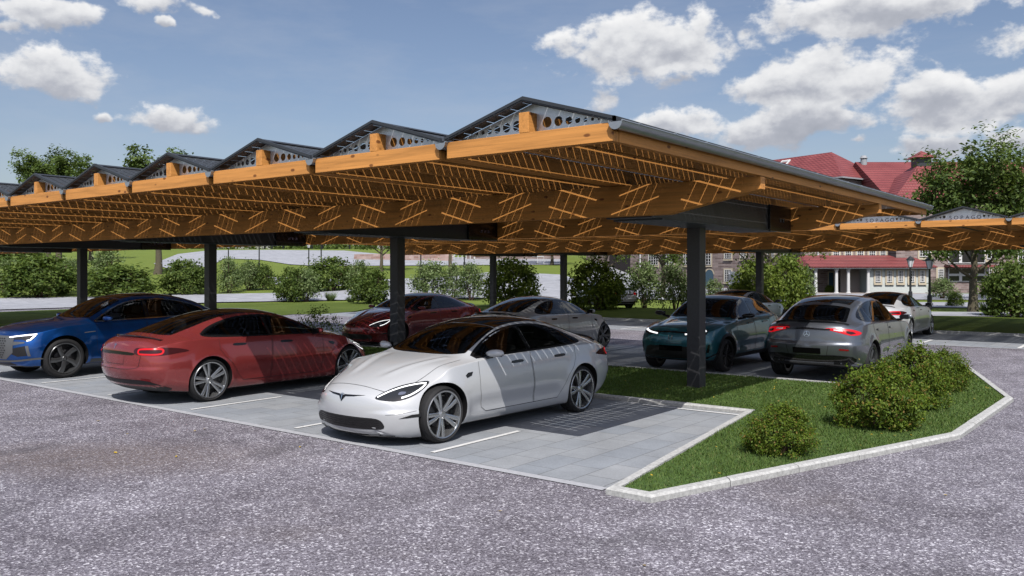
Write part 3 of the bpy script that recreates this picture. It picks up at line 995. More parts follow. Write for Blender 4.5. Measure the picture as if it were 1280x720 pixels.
def fbox(mb, f, s0, s1, q0, q1, z0, z1, mi=0):
    vs = [f(s0, q0, z0), f(s1, q0, z0), f(s1, q1, z0), f(s0, q1, z0), f(s0, q0, z1), f(s1, q0, z1), f(s1, q1, z1), f(s0, q1, z1)]
    mb.add(vs, [(0, 3, 2, 1), (4, 5, 6, 7), (0, 1, 5, 4), (1, 2, 6, 5), (2, 3, 7, 6), (3, 0, 4, 7)], mi)

def window(f, parent, s0, s1, z0, z1, cols=3, rows=4, surround=True, pane='pane', arch=False, bar=.026):
    fr = MB()
    t = .065
    fbox(fr, f, s0, s0 + t, .01, .09, z0, z1); fbox(fr, f, s1 - t, s1, .01, .09, z0, z1)
    fbox(fr, f, s0 + t, s1 - t, .012, .088, z0, z0 + t); fbox(fr, f, s0 + t, s1 - t, .012, .088, z1 - t, z1)
    for i in range(1, cols):
        s = s0 + (s1 - s0) * i / cols
        fbox(fr, f, s - bar, s + bar, .02, .075, z0 + t, z1 - t)
    for i in range(1, rows):
        z = z0 + (z1 - z0) * i / rows
        fbox(fr, f, s0 + t, s1 - t, .022, .07, z - bar * .8, z + bar * .8)
    w = fr.build('window', M['white_paint'], parent)
    p = MB(); fbox(p, f, s0 + .02, s1 - .02, .004, .03, z0 + .02, z1 - .02); p.build('pane', M[pane], w)
    if surround:
        c = MB(); u = .16
        fbox(c, f, s0 - u, s0, .003, .06, z0 - .1, z1 + u); fbox(c, f, s1, s1 + u, .003, .06, z0 - .1, z1 + u)
        fbox(c, f, s0, s1, .003, .058, z1, z1 + u); fbox(c, f, s0 - u, s1 + u, .003, .14, z0 - .28, z0 - .1)
        c.build('surround', M['cream'], w)
    return w

def spx(P, e, px):
    t = (px - 640) / F_
    e = Vector((e[0], e[1])).normalized()
    s = (P[0] - P[1] * t) / (e.y * t - e.x)
    return s, P[1] + e.y * s

def win_px(P, e, f, parent, p0, p1, y0, y1, off=(0, 0), **kw):
    s0, d0 = spx(P, e, p0); s1, d1 = spx(P, e, p1)
    if s0 > s1: s0, s1 = s1, s0
    d = (d0 + d1) / 2
    return window(f, parent, s0, s1, CAM_H + (Y0_ - y1) * d / F_, CAM_H + (Y0_ - y0) * d / F_, **kw)

def manor():
    root = empty('brick_building', wd(0, 0) + (0,), TH)
    tag(root, 'long brown brick building with red tiled roofs and white windows at the far right', 'building')
    # left wing, running away to the left
    KW = 1.1
    P = (32.2 * KW, 83.0 * KW); e1 = Vector((-.55, .835)).normalized(); e2 = Vector((.83, .56)).normalized()
    def q(a, b, z):
        return (P[0] + e1.x * a + e2.x * b, P[1] + e1.y * a + e2.y * b, z)
    Lw, W = 44.0, 7.85 * KW
    ze, zr_ = 2.13 + 9.19 * KW, 2.13 + 12.42 * KW
    m = MB()
    m.add([q(0, 0, -1), q(Lw, 0, -1), q(Lw, W, -1), q(0, W, -1), q(0, 0, ze - .02), q(Lw, 0, ze - .02), q(Lw, W, ze - .02), q(0, W, ze - .02)],
          [(0, 1, 5, 4), (1, 2, 6, 5), (2, 3, 7, 6), (3, 0, 4, 7)])
    m.build('wall', M['brick'], root)
    m = MB(); o = .35; h = W / 2
    m.add([q(-o, -o, ze), q(Lw + o, -o, ze), q(Lw + o, W + o, ze), q(-o, W + o, ze), q(h, h, zr_), q(Lw - h, h, zr_)],
          [(0, 1, 5, 4), (3, 4, 5, 2), (0, 4, 3), (1, 2, 5), (0, 3, 2, 1)])
    rf = m.build('roof', M['tile'], root)
    def roofpt(a, b, up=0.0):
        z = ze + (zr_ - ze) * (b + o) / (h + o)
        return q(a, b, z + up)
    for a0, b0 in ((9.5, 2.3), (17.5, 2.3)):                       # skylights
        m = MB()
        for (u0, u1, v0, v1) in ((0, 1.25, 0, .14), (0, 1.25, 1.26, 1.4), (0, .16, .14, 1.26), (1.09, 1.25, .14, 1.26)):
            ps = [roofpt(a0 + u, b0 + v, hh) for hh in (.0, .16) for (u, v) in ((u0, v0), (u1, v0), (u1, v1), (u0, v1))]
            m.add(ps, [(0, 3, 2, 1), (4, 5, 6, 7), (0, 1, 5, 4), (1, 2, 6, 5), (2, 3, 7, 6), (3, 0, 4, 7)])
        sk = m.build('skylight', M['white_paint'], rf)
    m = MB()
    for (u0, v0, u1, v1) in ((-o - .1, -o - .1, -o, W + o + .1), (-o, -o - .12, Lw, -o)):
        m.add([q(u, v, z) for z in (ze - .12, ze + .04) for u, v in ((u0, v0), (u1, v0), (u1, v1), (u0, v1))],
              [(0, 1, 5, 4), (1, 2, 6, 5), (2, 3, 7, 6), (3, 0, 4, 7), (4, 5, 6, 7)])
    m.build('eaves_gutter', M['lead'], root)
    fl = wall_frame(P, e1)                                          # left facade; outward normal must face the viewer
    fl_ = lambda s, qq, z: fl(s, -qq, z)
    fL = fl if Vector(fl(0, 1, 0)).xy.length < Vector(fl(0, 0, 0)).xy.length else fl_
    for p0, p1, y0, y1, c, r in ((906, 914.5, 311, 323, 3, 4), (926, 932, 313, 323, 3, 3), (906, 914.5, 337, 352, 3, 5), (811, 823, 311, 331, 4, 6),
                                 (830, 843, 311, 331, 4, 6), (855, 862, 309, 331, 3, 6), (876, 889, 308, 331, 4, 6), (960, 968, 309, 322, 3, 4), (980, 988, 309, 322, 3, 4),
                                 (960, 968, 338, 352, 3, 5), (768, 775, 309, 316, 3, 3)):
        win_px(P, e1, fL, root, p0, p1, y0, y1, cols=c, rows=r)
    for p0, p1 in ((882, 892), (925, 933)):
        s0, d0 = spx(P, e1, p0); s1, d1 = spx(P, e1, p1)
        s0, s1 = min(s0, s1), max(s0, s1)
        zt = CAM_H + (Y0_ - 343) * d0 / F_
        pts = [(s0, 0)] + [((s0 + s1) / 2 - (s1 - s0) / 2 * math.cos(a), zt + (s1 - s0) / 2 * math.sin(a) * .9) for a in np.linspace(0, math.pi, 12)] + [(s1, 0)]
        m = MB(); m.add([fL(s, .03, z) for s, z in pts], [tuple(range(len(pts)))]); d_ = m.build('arched_door', M['pane_blue'], root)
        m = MB()
        po = [((s0 + s1) / 2 - ((s1 - s0) / 2 + .2) * math.cos(a), zt + ((s1 - s0) / 2 + .2) * math.sin(a) * .9) for a in np.linspace(0, math.pi, 12)]
        pi_ = pts[1:-1]
        m.add([fL(s, .05, z) for s, z in po] + [fL(s, .05, z) for s, z in pi_], [(i, i + 1, i + 13, i + 12) for i in range(11)])
        m.build('surround', M['cream'], d_)
    s0, d0 = spx(P, e1, 762); s1, d1 = spx(P, e1, 788)
    s0, s1 = min(s0, s1), max(s0, s1)
    m = MB(); fbox(m, fL, s0, s1, .02, .05, 0, 6.5); m.build('gateway', M['shade_open'], root)  # flat dark slab on the wall paints the shade within the open gateway
    for px in (747, 801, 948):
        s, d = spx(P, e1, px); m = MB(); m.tube(fL(s, .12, -1), fL(s, .12, ze - .2), .09, seg=8); m.build('downpipe', M['white_paint'], root)
    # main block, facing the viewer
    D0 = 86.0
    m = MB(); m.add([(39.0, D0, -1), (80, D0, -1), (80, D0 + 16, -1), (39, D0 + 16, -1), (39, D0, 9), (80, D0, 9), (80, D0 + 16, 9), (39, D0 + 16, 9)],
                    [(0, 1, 5, 4), (1, 2, 6, 5), (2, 3, 7, 6), (3, 0, 4, 7)])
    m.box(29.6, 38.99, D0, D0 + 5, -1, 7.6)
    m.build('wall', M['brick'], root)
    m = MB(); m.add([(38.4, D0 - .4, 8.95), (81, D0 - .4, 8.95), (81, D0 + 9, 14.35), (38.4, D0 + 9, 14.35), (38.4, D0 + 18, 9), (81, D0 + 18, 9)],
                    [(0, 1, 2, 3), (3, 2, 5, 4), (0, 3, 4), (1, 5, 2)])
    rm = m.build('roof', M['tile'], root)
    m = MB(); m.tube((39.2, D0 + 8.6, 13.4), (39.2, D0 + 8.6, 14.7), .36, .33, 12); m.tube((39.2, D0 + 8.6, 14.7), (39.2, D0 + 8.6, 15.0), .44, .25, 12); m.build('chimney', M['lead'], rm)
    # pavilion with pyramid roof and lantern
    m = MB(); m.add([(38.2, 84.4, -1), (49, 84.4, -1), (49, 90, -1), (38.2, 90, -1), (38.2, 84.4, 9.2), (49, 84.4, 9.2), (49, 90, 9.2), (38.2, 90, 9.2)],
                    [(0, 1, 5, 4), (1, 2, 6, 5), (3, 0, 4, 7)])
    m.build('wall', M['brick'], root)
    ax, ay = 42.9, 89.0
    m = MB(); m.add([(37.7, 83.9, 9.2), (49.5, 83.9, 9.2), (49.5, 95, 9.2), (37.7, 95, 9.2), (ax, ay, 13.7)], [(0, 1, 4), (1, 2, 4), (2, 3, 4), (3, 0, 4)])
    rp = m.build('roof', M['tile'], root)
    m = MB(); m.box(ax - .72, ax + .72, ay - .72, ay + .72, 13.0, 14.0)
    ln_ = m.build('lantern', M['trim'], rp)
    m = MB(); m.add([(ax - 1.15, ay - 1.15, 13.95), (ax + 1.15, ay - 1.15, 13.95), (ax + 1.15, ay + 1.15, 13.95), (ax - 1.15, ay + 1.15, 13.95), (ax, ay, 14.75)],
                    [(0, 1, 4), (1, 2, 4), (2, 3, 4), (3, 0, 4), (3, 2, 1, 0)])
    m.build('lantern_roof', M['tile'], ln_)
    Pm, em = (29.6, D0), (1, 0); fm = wall_frame(Pm, em)
    for p0, p1 in ((1041, 1049), (1056, 1064), (1071, 1079), (1086, 1094), (1100, 1107)):
        win_px(Pm, em, fm, root, p0, p1, 303, 320, cols=3, rows=5)
    for px in (1008, 1126):
        s, d = spx(Pm, em, max(px, 1022) if px < 1022 else px); m = MB(); m.tube(fm(s, .12, -1), fm(s, .12, 9), .08, seg=8); m.build('downpipe', M['white_paint'], root)
    Pp = (38.2, 84.4); fp = wall_frame(Pp, em)
    win_px(Pp, em, fp, root, 1149, 1163, 303, 321, cols=4, rows=4)
    win_px(Pp, em, fp, root, 1172, 1179.5, 336, 349, cols=3, rows=4)
    win_px(Pp, em, fp, root, 1185, 1231, 304, 329, cols=3, rows=1, surround=False, bar=.14)
    win_px(Pp, em, fp, root, 1185, 1231, 335, 352, cols=3, rows=2, surround=False, bar=.14)
    m = MB(); fbox(m, fp, spx(Pp, em, 1180)[0], spx(Pp, em, 1236)[0], .0, 1.2, 2.5, 2.75); m.build('canopy', M['tile'], root)
    for y0, y1 in ((305, 324), (334, 348)):
        win_px(Pp, em, fp, root, 1233, 1239, y0, y1, cols=2, rows=4); win_px(Pp, em, fp, root, 1241.5, 1246, y0, y1, cols=2, rows=4)
    win_px(Pm, em, fm, root, 1272, 1286, 307, 330, cols=5, rows=7)
    return root
manor()

def portico():
    root = empty('portico', wd(30, 80) + (0,), TH)
    tag(root, 'low entrance wing with red lean-to roof, white columns and five small windows', 'building')
    X = lambda px, d=80: (px - 640) / F_ * d - 30
    xl, xr = X(1013), X(1172)
    m = MB()
    m.add([(xl, 0, 2.58), (xr, 0, 2.58), (xr, 5.8, 3.75), (xl + 1.0, 5.8, 3.75), (xl - .2, 5.95, 2.58), (xl, 0, 2.46), (xr, 0, 2.46)], [(0, 1, 2, 3), (0, 3, 4), (5, 6, 1, 0)])
    m.build('roof', M['tile'], root)
    m = MB(); m.box(xl + .1, xr - .1, .1, 5.8, 2.36, 2.452); m.build('ceiling', M['white_paint'], root)
    for px in (1022, 1048, 1063, 1088):
        x = X(px); m = MB()
        m.lathe([(.0, 0), (.24, 0), (.24, .12), (.16, .16), (.14, 2.15), (.2, 2.2), (.2, 2.36), (0, 2.36)], 'z', 14, (x, .5, 0))
        m.build('column', M['white_paint'], root, smooth=40)
    m = MB(); m.box(X(1090), X(1166), .7, 5.7, -.2, 2.355); wl = m.build('wall', M['white_wall'], root)
    f = wall_frame((X(1090), .7), (1, 0))
    for p0, p1 in ((1098, 1104.5), (1112.5, 1119), (1126.5, 1133), (1140.5, 1147), (1154, 1160)):
        window(f, root, X(p0) - X(1090), X(p1) - X(1090), CAM_H + (Y0_ - 352.5) * 80.7 / F_, CAM_H + (Y0_ - 338) * 80.7 / F_, cols=3, rows=4)
    m = MB(); m.box(X(1063.5), X(1087.5), 2.4, 2.6, 0, 2.35); m.build('panel', M['beige'], root)
    m = MB(); m.box(X(1012), X(1063), 5.2, 5.6, -.2, 2.35); m.build('back_wall', M['brick'], root)
    m = MB(); m.box(X(1035.5, 85), X(1043, 85), 5.1, 5.19, 0, 2.1); d = m.build('door', M['cream'], root)
    m = MB(); m.box(X(1036.5, 85), X(1042, 85), 5.05, 5.09, .1, 2.0); m.build('pane', M['pane_blue'], d)
    m = MB(); m.box(xl, xr + 1, -.6, 6, -.05, .06); m.build('plinth', M['beige'], root)
portico()

def low_wall():
    p = dist(560, 123); root = empty('brick_hall', p, TH)
    tag(root, 'distant low brick hall seen under the beam left of the thin carport posts', 'building')
    X = lambda px: (px - 560) / F_ * 123
    m = MB(); m.box(X(583), X(706), 0, 8, -3, 5); m.build('wall', M['brick'], root)
    m = MB(); m.box(X(580), X(709), -.5, 8.5, 5.0, 5.5); m.build('roof', M['tile'], root)
    f = wall_frame((X(583), 0), (1, 0))
    window(f, root, X(669) - X(583), X(680) - X(583), .4, 2.3, cols=4, rows=3, surround=False, pane='pane_blue')
    m = MB()
    for px in (568, 573, 578, 583, 588):
        m.tube((X(px), -.6, -.6), (X(px), -.6, 2.4), .07, seg=6)
    m.tube((X(566), -.6, .3), (X(590), -.6, 2.4), .09, seg=6); m.tube((X(566), -.6, 2.4), (X(590), -.6, 2.4), .07, seg=6)
    m.build('railing', M['white_paint'], root)
    m = MB(); m.tube((X(593), -.15, -2), (X(593), -.15, 5), .14, seg=8); m.build('downpipe', M['white_paint'], root)
low_wall()

def rubble():
    root = empty('rubble_wall', dist(500, 118), TH)
    tag(root, 'low reddish rubble retaining wall at the edge of the far plaza', 'wall')
    X = lambda px: (px - 500) / F_ * 118
    m = MB()
    m.add([(X(436), 3, -2), (X(566), -2, -2), (X(566), 0, 1.1), (X(436), 4, 1.0), (X(566), 2, 1.1), (X(436), 6, 1.0)], [(0, 1, 2, 3), (3, 2, 4, 5)])
    m.build('wall', M['rubble'], root)
rubble()

def lamp(px, d, hgt, label, old=True):
    p = dist(px, d); root = empty('street_lamp', p)
    tag(root, label, 'street lamp', 'lantern street lamps')
    m = MB(); m.lathe([(.0, -.1), (.13, -.1), (.13, .75), (.075, .8), (.055, hgt - .75), (.09, hgt - .7), (0, hgt - .7)], 'z', 10)
    m.build('post', M['lamp_metal'], root, smooth=40)
    m = MB(); m.lathe([(0, hgt - .7), (.12, hgt - .69), (.23, hgt - .22), (.0, hgt - .215)], 'z', 8)
    m.build('lantern', M['lamp_glass'], root)
    m = MB(); m.lathe([(.27, hgt - .22), (.29, hgt - .19), (.12, hgt - .04), (.05, hgt + .02), (0, hgt + .08)], 'z', 8)
    for i in range(4):
        a = R(45 + 90 * i); m.tube((.12 * math.cos(a), .12 * math.sin(a), hgt - .69), (.235 * math.cos(a), .235 * math.sin(a), hgt - .21), .018, seg=5)
    m.build('cap', M['lamp_metal'], root)
lamp(1162, 48, 2.95, 'taller of the two lanterns right of the pale entrance wing, beside the white car')
lamp(1138, 57, 3.1, 'lantern lamp standing before the pale wall with five windows, behind the white car')
lamp(285.5, 92, 3.4, 'white-headed lantern lamp beside the second post from the left')
lamp(386, 92, 3.4, 'white-headed lantern lamp above the middle round bushes')
lamp(401.5, 92, 7.5, 'tall plain lamp post between two distant lanterns', False)
lamp(324, 98, 7.0, 'tall lamp post right of the lantern by the dark post', False)
lamp(526, 90, 7.0, 'tall lamp post before the rubble wall', False)
lamp(580.5, 100, 7.0, 'dark lamp post in front of the brick hall railing', False)

def hand_rail():
    root = empty('handrail', at(672, 331), TH)
    tag(root, 'thin white tubular handrail on the green mound', 'railing')
    m = MB()
    for x in (0, .8):
        m.tube((x, 0, 0), (x, 0, 1.0), .03, seg=6)
    m.tube((-.7, 0, 1.0), (.8, 0, 1.0), .03, seg=6)
    m.build('rail', M['white_paint'], root)
hand_rail()

# ------------------------------------------------------------------ plants
def leaves(C, size, up=0.35, out=None, aspect=0.5, jitter=0.35):
    n = len(C)
    nv = rng.normal(size=(n, 3))
    nv /= np.linalg.norm(nv, axis=1)[:, None]
    if out is not None:
        nv = nv * 0.8 + out * 0.7
    nv[:, 2] += up
    nv /= np.linalg.norm(nv, axis=1)[:, None]
    t = rng.normal(size=(n, 3))
    u = t - nv * (t * nv).sum(1)[:, None]
    u /= np.linalg.norm(u, axis=1)[:, None]
    v = np.cross(nv, u)
    s = (size * (1 + jitter * rng.uniform(-1, 1, n)))[:, None]
    fold = nv * s * 0.18
    V = np.stack([C - u * s, C + v * s * aspect + fold, C + u * s, C - v * s * aspect + fold], 1)
    return V

def clumps(n_cl, per, rx, rz, spread, hollow=0.55, base=0.08, seedling=0):
    """leaf positions gathered in clumps over an uneven dome of half width rx and height rz"""
    P = []; O = []
    for i in range(n_cl):
        a = rng.uniform(0, 2 * math.pi); zz = rng.uniform(base, 1.0)
        rad = math.sqrt(max(0.0, 1 - (max(0, zz - 0.35) / 0.65) ** 2)) * (0.82 + 0.18 * min(1, zz / 0.35))
        rr = rad * (hollow + (1 - hollow) * math.sqrt(rng.random())) * rng.uniform(0.86, 1.1)
        c = np.array([rr * rx * math.cos(a), rr * rx * math.sin(a), zz * rz * rng.uniform(0.9, 1.06)])
        k = int(per * rng.uniform(0.6, 1.4))
        q = c + rng.normal(size=(k, 3)) * spread * np.array([1, 1, 0.8]) * rng.uniform(0.6, 1.25)
        P.append(q); o = np.array([c[0] / rx, c[1] / rx, (c[2] / rz - 0.3)])
        O.append(np.repeat(o[None], k, 0))
    P = np.concatenate(P); O = np.concatenate(O)
    k = P[:, 2] > 0.02
    return P[k], O[k]

def stems_mesh(name, n, rx, rz, r0, mat):
    mb = MB()
    for i in range(n):
        a = random.uniform(0, 6.28); b = random.uniform(.05, .2) * rx
        p = Vector((b * math.cos(a), b * math.sin(a), -.03))
        rad = r0
        for s in range(4):
            q = Vector((p.x + math.cos(a) * rx * random.uniform(.05, .2), p.y + math.sin(a) * rx * random.uniform(.05, .2), rz * (.22 * (s + 1))))
            mb.tube(p, q, rad, rad * .7, 6); p = q; rad *= .7
    me = bpy.data.meshes.new(name); me.from_pydata(mb.v, [], mb.f); me.materials.append(mat)
    return me

def plant_proto(kind):
    if kind == 'near':
        P, O = clumps(120, 115, .6, .84, .072, .42)
        f = raw_mesh('foliage', leaves(P, 0.021, .3, O, .55), 4, M['leaf_near'])
        s = stems_mesh('stems', 14, .6, .8, .012, M['twig'])
    elif kind == 'dark':
        P, O = clumps(95, 48, 1.0, 1.7, .17, .5)
        f = raw_mesh('foliage', leaves(P, 0.072, .35, O), 4, M['leaf_dark'])
        s = stems_mesh('stems', 8, 1.0, 1.6, .03, M['twig'])
    elif kind == 'olive':
        P, O = clumps(110, 48, 1.0, 1.7, .16, .5)
        f = raw_mesh('foliage', leaves(P, 0.068, .35, O), 4, M['leaf_olive'])
        s = stems_mesh('stems', 8, 1.0, 1.6, .03, M['twig'])
    elif kind == 'pale':
        P, O = clumps(80, 34, .8, 1.9, .17, .3, .14)
        f = raw_mesh('foliage', leaves(P, 0.07, .2, O, .42), 4, M['leaf_pale'])
        s = stems_mesh('stems', 9, .8, 1.9, .028, M['twig'])
    elif kind == 'sparse':
        P, O = clumps(70, 16, .7, 1.05, .09, .2, .1)
        f = raw_mesh('foliage', leaves(P, 0.035, .3, O), 4, M['leaf_dark'])
        s = stems_mesh('stems', 16, .75, 1.05, .010, M['twig'])
    return f, s
PROTO = {k: [plant_proto(k) for _ in range(n)] for k, n in (('near', 2), ('dark', 2), ('olive', 2), ('pale', 3), ('sparse', 1))}
BASE = {'near': (.6, .84), 'dark': (1.0, 1.75), 'olive': (1.0, 1.75), 'pale': (.85, 1.95), 'sparse': (.72, 1.1)}

def shrub(kind, p, w, h, label, group='shrubs along the lawns', var=0):
    """w half width, h height in metres"""
    root = empty('shrub', p, random.uniform(0, 6.28))
    tag(root, label, 'shrub', group)
    f, s = PROTO[kind][var % len(PROTO[kind])]
    bx, bz = BASE[kind]
    for nm, me in (('foliage', f), ('stems', s)):
        o = link(nm, me, root); o.scale = (w / bx, w / bx, h / bz)
    return root

# ornamental shrubs on the kerbed island
shrub('near', at(975, 566, .05), .40, .50, 'small round bush alone near the pointed end of the kerbed island', 'bushes on the kerbed island', 0)
shrub('near', at(1098, 533, .05), .56, .80, 'largest round bush on the kerbed island, front of the trio behind the silver car', 'bushes on the kerbed island', 1)
shrub('near', at(1140, 509, .05), .52, .86, 'middle bush of the trio on the kerbed island', 'bushes on the kerbed island', 0)
shrub('near', at(1180, 488, .05), .40, .66, 'rearmost smaller bush of the trio on the kerbed island', 'bushes on the kerbed island', 1)
shrub('sparse', (-17.2, 14.2, .09), .66, 1.12, 'thin dark bush behind the bonnet of the red car', 'bushes on the kerbed island')

def shrub_px(kind, px, yb, x0, x1, yt, label, var=0, d=None):
    p = at(px, yb) if d is None else dist(px, d)
    r, dd = rd(p.x, p.y)
    w = (x1 - x0) / 2 / F_ * dd
    h = (yb - yt) / F_ * dd if d is None else CAM_H + (Y0_ - yt) / F_ * dd - p.z
    shrub(kind, p, w * .97, h, label, var=var)

for i, a in enumerate([
    ('dark', 52, 371, 12, 96, 322, 'large dark bush left of the leftmost post, above the blue bonnet'),
    ('dark', 20, 361, -30, 60, 309, 'tall dark bush at the left edge behind the other bushes'),
    ('pale', 6, 370, -8, 20, 326, 'pale upright bush at the very left edge'),
    ('pale', 84, 366, 68, 98, 322, 'pale bush touching the left side of the leftmost post'),
    ('pale', 132, 361, 108, 154, 312, 'tall pale bush just right of the leftmost post'),
    ('dark', 150, 371, 108, 192, 334, 'dark wide bush behind the roof of the blue car'),
    ('dark', 231, 368, 204, 259, 327, 'rounded dark bush between the two left posts'),
    ('pale', 287, 366, 272, 303, 324, 'pale bush right of the second post, nearest to it'),
    ('pale', 310, 363, 296, 326, 327, 'second pale bush right of the second post'),
    ('dark', 328, 362, 311, 344, 333, 'small dark bush at the right end of the row by the second post'),
    ('dark', 365, 377, 346, 388, 337, 'dark bush above the rear window of the red car, left of the pale one'),
    ('pale', 383, 377, 366, 400, 336, 'pale bush in the middle of the clump beyond the red car'),
    ('dark', 414, 363, 384, 442, 324, 'tall dark bush at the back of the clump beyond the red car'),
    ('pale', 449, 366, 432, 466, 328, 'pale bush rising behind the round dark bush left of the third post'),
    ('dark', 464, 380, 438, 490, 338, 'round dark bush against the third post'),
    ('pale', 536, 373, 513, 558, 325, 'pale leafy bush right of the third post, left of a twin'),
    ('pale', 566, 373, 550, 582, 332, 'pale bush between the twin and the one near the thin post'),
    ('pale', 589, 375, 572, 608, 330, 'pale bush just left of the thin far post'),
    ('olive', 640, 384, 604, 670, 326, 'tall dark bush right of the thin far post'),
    ('olive', 746, 388, 712, 784, 330, 'wide olive bush right of the second thin post'),
    ('pale', 806, 386, 782, 830, 328, 'pale bush between the olive bush and the near post'),
    ('pale', 844, 388, 826, 866, 328, 'pale bush partly hidden by the near post'),
    ('pale', 893, 386, 878, 908, 351, 'low pale bush just right of the near post'),
    ('olive', 946, 390, 915, 978, 329, 'olive bush around the far post behind the pale blue car'),
    ('olive', 982, 388, 952, 1008, 324, 'tall olive bush between the far post and the entrance wing'),
    ('pale', 1004, 383, 988, 1020, 334, 'pale bush at the right flank of the olive bush, left of the white columns'),
    ('pale', 1178, 374, 1164, 1196, 348, 'round pale bush left of the big tree trunk, on the lawn'),
    ('dark', 1194, 383, 1184, 1204, 366, 'small dark bush in front of the big tree, left of its trunk'),
    ('dark', 1196, 364, 1183, 1214, 340, 'dark bush left of the big trunk, close to the building'),
    ('dark', 1241, 372, 1226, 1256, 345, 'dark bush right of the big trunk'),
    ('dark', 1268, 397, 1238, 1312, 329, 'big dark bush at the right edge of the lawn'),
    ('olive', 1100, 366.5, 1095, 1106, 359, 'tiny bush below the first window of the pale wall'),
    ('olive', 1129, 366.5, 1123, 1135, 356, 'tiny bush below the third window of the pale wall'),
    ('olive', 1160, 367, 1155, 1164, 360, 'tiny bush at the right end of the pale wall'),
    ('olive', 1037, 366, 1031, 1043, 357, 'tiny bush in front of the entrance door'),
]):
    shrub_px(*a, var=i)

def reed(px, yb, w, h, label):
    p = at(px, yb); n = 260
    a = rng.uniform(0, 6.28, n); r = w * .35 * np.sqrt(rng.random(n)); l = rng.uniform(.1, w, n); hh = rng.uniform(.5, 1, n) * h
    bx, by = r * np.cos(a), r * np.sin(a); tx, ty = bx + l * np.cos(a), by + l * np.sin(a); k = .018
    V = np.stack([np.stack([bx - k, by, 0 * a], 1), np.stack([bx + k, by, 0 * a], 1), np.stack([tx, ty, hh], 1)], 1)
    o = link('ornamental_grass', raw_mesh('ornamental_grass', V, 3, M['leaf_pale'])); o.location = p
    tag(o, label, 'grass tuft', 'tufts of ornamental grass')
reed(413, 376, .5, .75, 'tuft of ornamental grass between the two round bushes beyond the red car')
reed(438, 378, .35, .45, 'low grass tuft left of the round bush by the third post')
reed(254, 369, .5, .6, 'grass tuft at the foot of the second post')
reed(1240, 396, .7, 1.0, 'tall grass tuft left of the big dark bush at the right edge')
reed(10, 372, .6, .7, 'grass tuft below the pale bush at the left edge')

def tree(p, hgt, crown_r, crown_z0, trunk_r, label, leaf=.17, n_tips=190, per=60, fork=.35, lean=0.0, group='trees behind the carports', mat='leaf_tree', spread=None):
    root = empty('tree', p, random.uniform(0, 6.28)); tag(root, label, 'tree', group)
    mb = MB(); tips = []
    top = Vector((lean, 0, hgt * .8))
    # trunk as stacked tapered pieces with a slight sway
    pts = []; k = 7
    for i in range(k + 1):
        t = i / k
        pts.append(Vector((lean * t + random.uniform(-.05, .05) * hgt * .1, random.uniform(-.05, .05) * hgt * .1, -.1 + t * hgt * .78)))
    rad = [trunk_r * (1.25 if i == 0 else 1) * (1 - .82 * i / k) for i in range(k + 1)]
    for i in range(k):
        mb.tube(pts[i], pts[i + 1], rad[i], rad[i + 1], 10, cap=False)
    def limb(p0, dirv, ln, r, depth):
        q = p0
        for s in range(3):
            dirv = (dirv + Vector((random.uniform(-.22, .22), random.uniform(-.22, .22), random.uniform(-.02, .22)))).normalized()
            q2 = q + dirv * ln / 3
            mb.tube(q, q2, r, r * .75, 6, cap=False); q = q2; r *= .75
            if depth:
                for _ in range(2):
                    d2 = (dirv + Vector((random.uniform(-.9, .9), random.uniform(-.9, .9), random.uniform(-.25, .6)))).normalized()
                    limb(q, d2, ln * random.uniform(.38, .6), r * .6, depth - 1)
            else:
                tips.append(q.copy())
        tips.append(q)
    nl = 13
    for i in range(nl):
        t = fork + (1 - fork) * i / (nl - 1)
        z = t * hgt * .78
        j = min(k - 1, int(t * k)); p0 = pts[j].lerp(pts[j + 1], t * k - j) if j < k else pts[k]
        a = i * 2.4 + random.uniform(-.4, .4)
        el = .25 + .9 * t
        prof = math.sin(min(1, max(.12, (z - crown_z0 * .8) / (hgt - crown_z0 * .8))) * math.pi * .8 + .35)
        ln = crown_r * (.55 + .55 * max(.2, prof))
        limb(p0, Vector((math.cos(a), math.sin(a), el)), ln, rad[min(k, j + 1)] * .55 + .01, 1)
    limb(pts[-1], Vector((0, 0, 1)), hgt * .2, rad[-1], 1)
    trunk = bpy.data.meshes.new('trunk'); trunk.from_pydata(mb.v, [], mb.f); trunk.materials.append(M['bark']); trunk.shade_smooth()
    link('trunk', trunk, root)
    T = np.array([tuple(t) for t in tips])
    T = T[T[:, 2] > crown_z0]
    idx = rng.integers(0, len(T), n_tips)
    sp = spread or crown_r * .095
    P = []; O = []
    cz = (crown_z0 + hgt) / 2
    for i in idx:
        kk = int(per * rng.uniform(.5, 1.5))
        c = T[i] + rng.normal(size=3) * sp * .8
        P.append(c + rng.normal(size=(kk, 3)) * sp * np.array([1.15, 1.15, .75]))
        o = (c - np.array([lean, 0, cz])) / np.array([crown_r, crown_r, (hgt - crown_z0) / 2])
        O.append(np.repeat(o[None], kk, 0))
    P = np.concatenate(P); O = np.concatenate(O)
    link('crown', raw_mesh('crown', leaves(P, leaf, .4, O * .7, .5), 4, M[mat]), root)
    return root

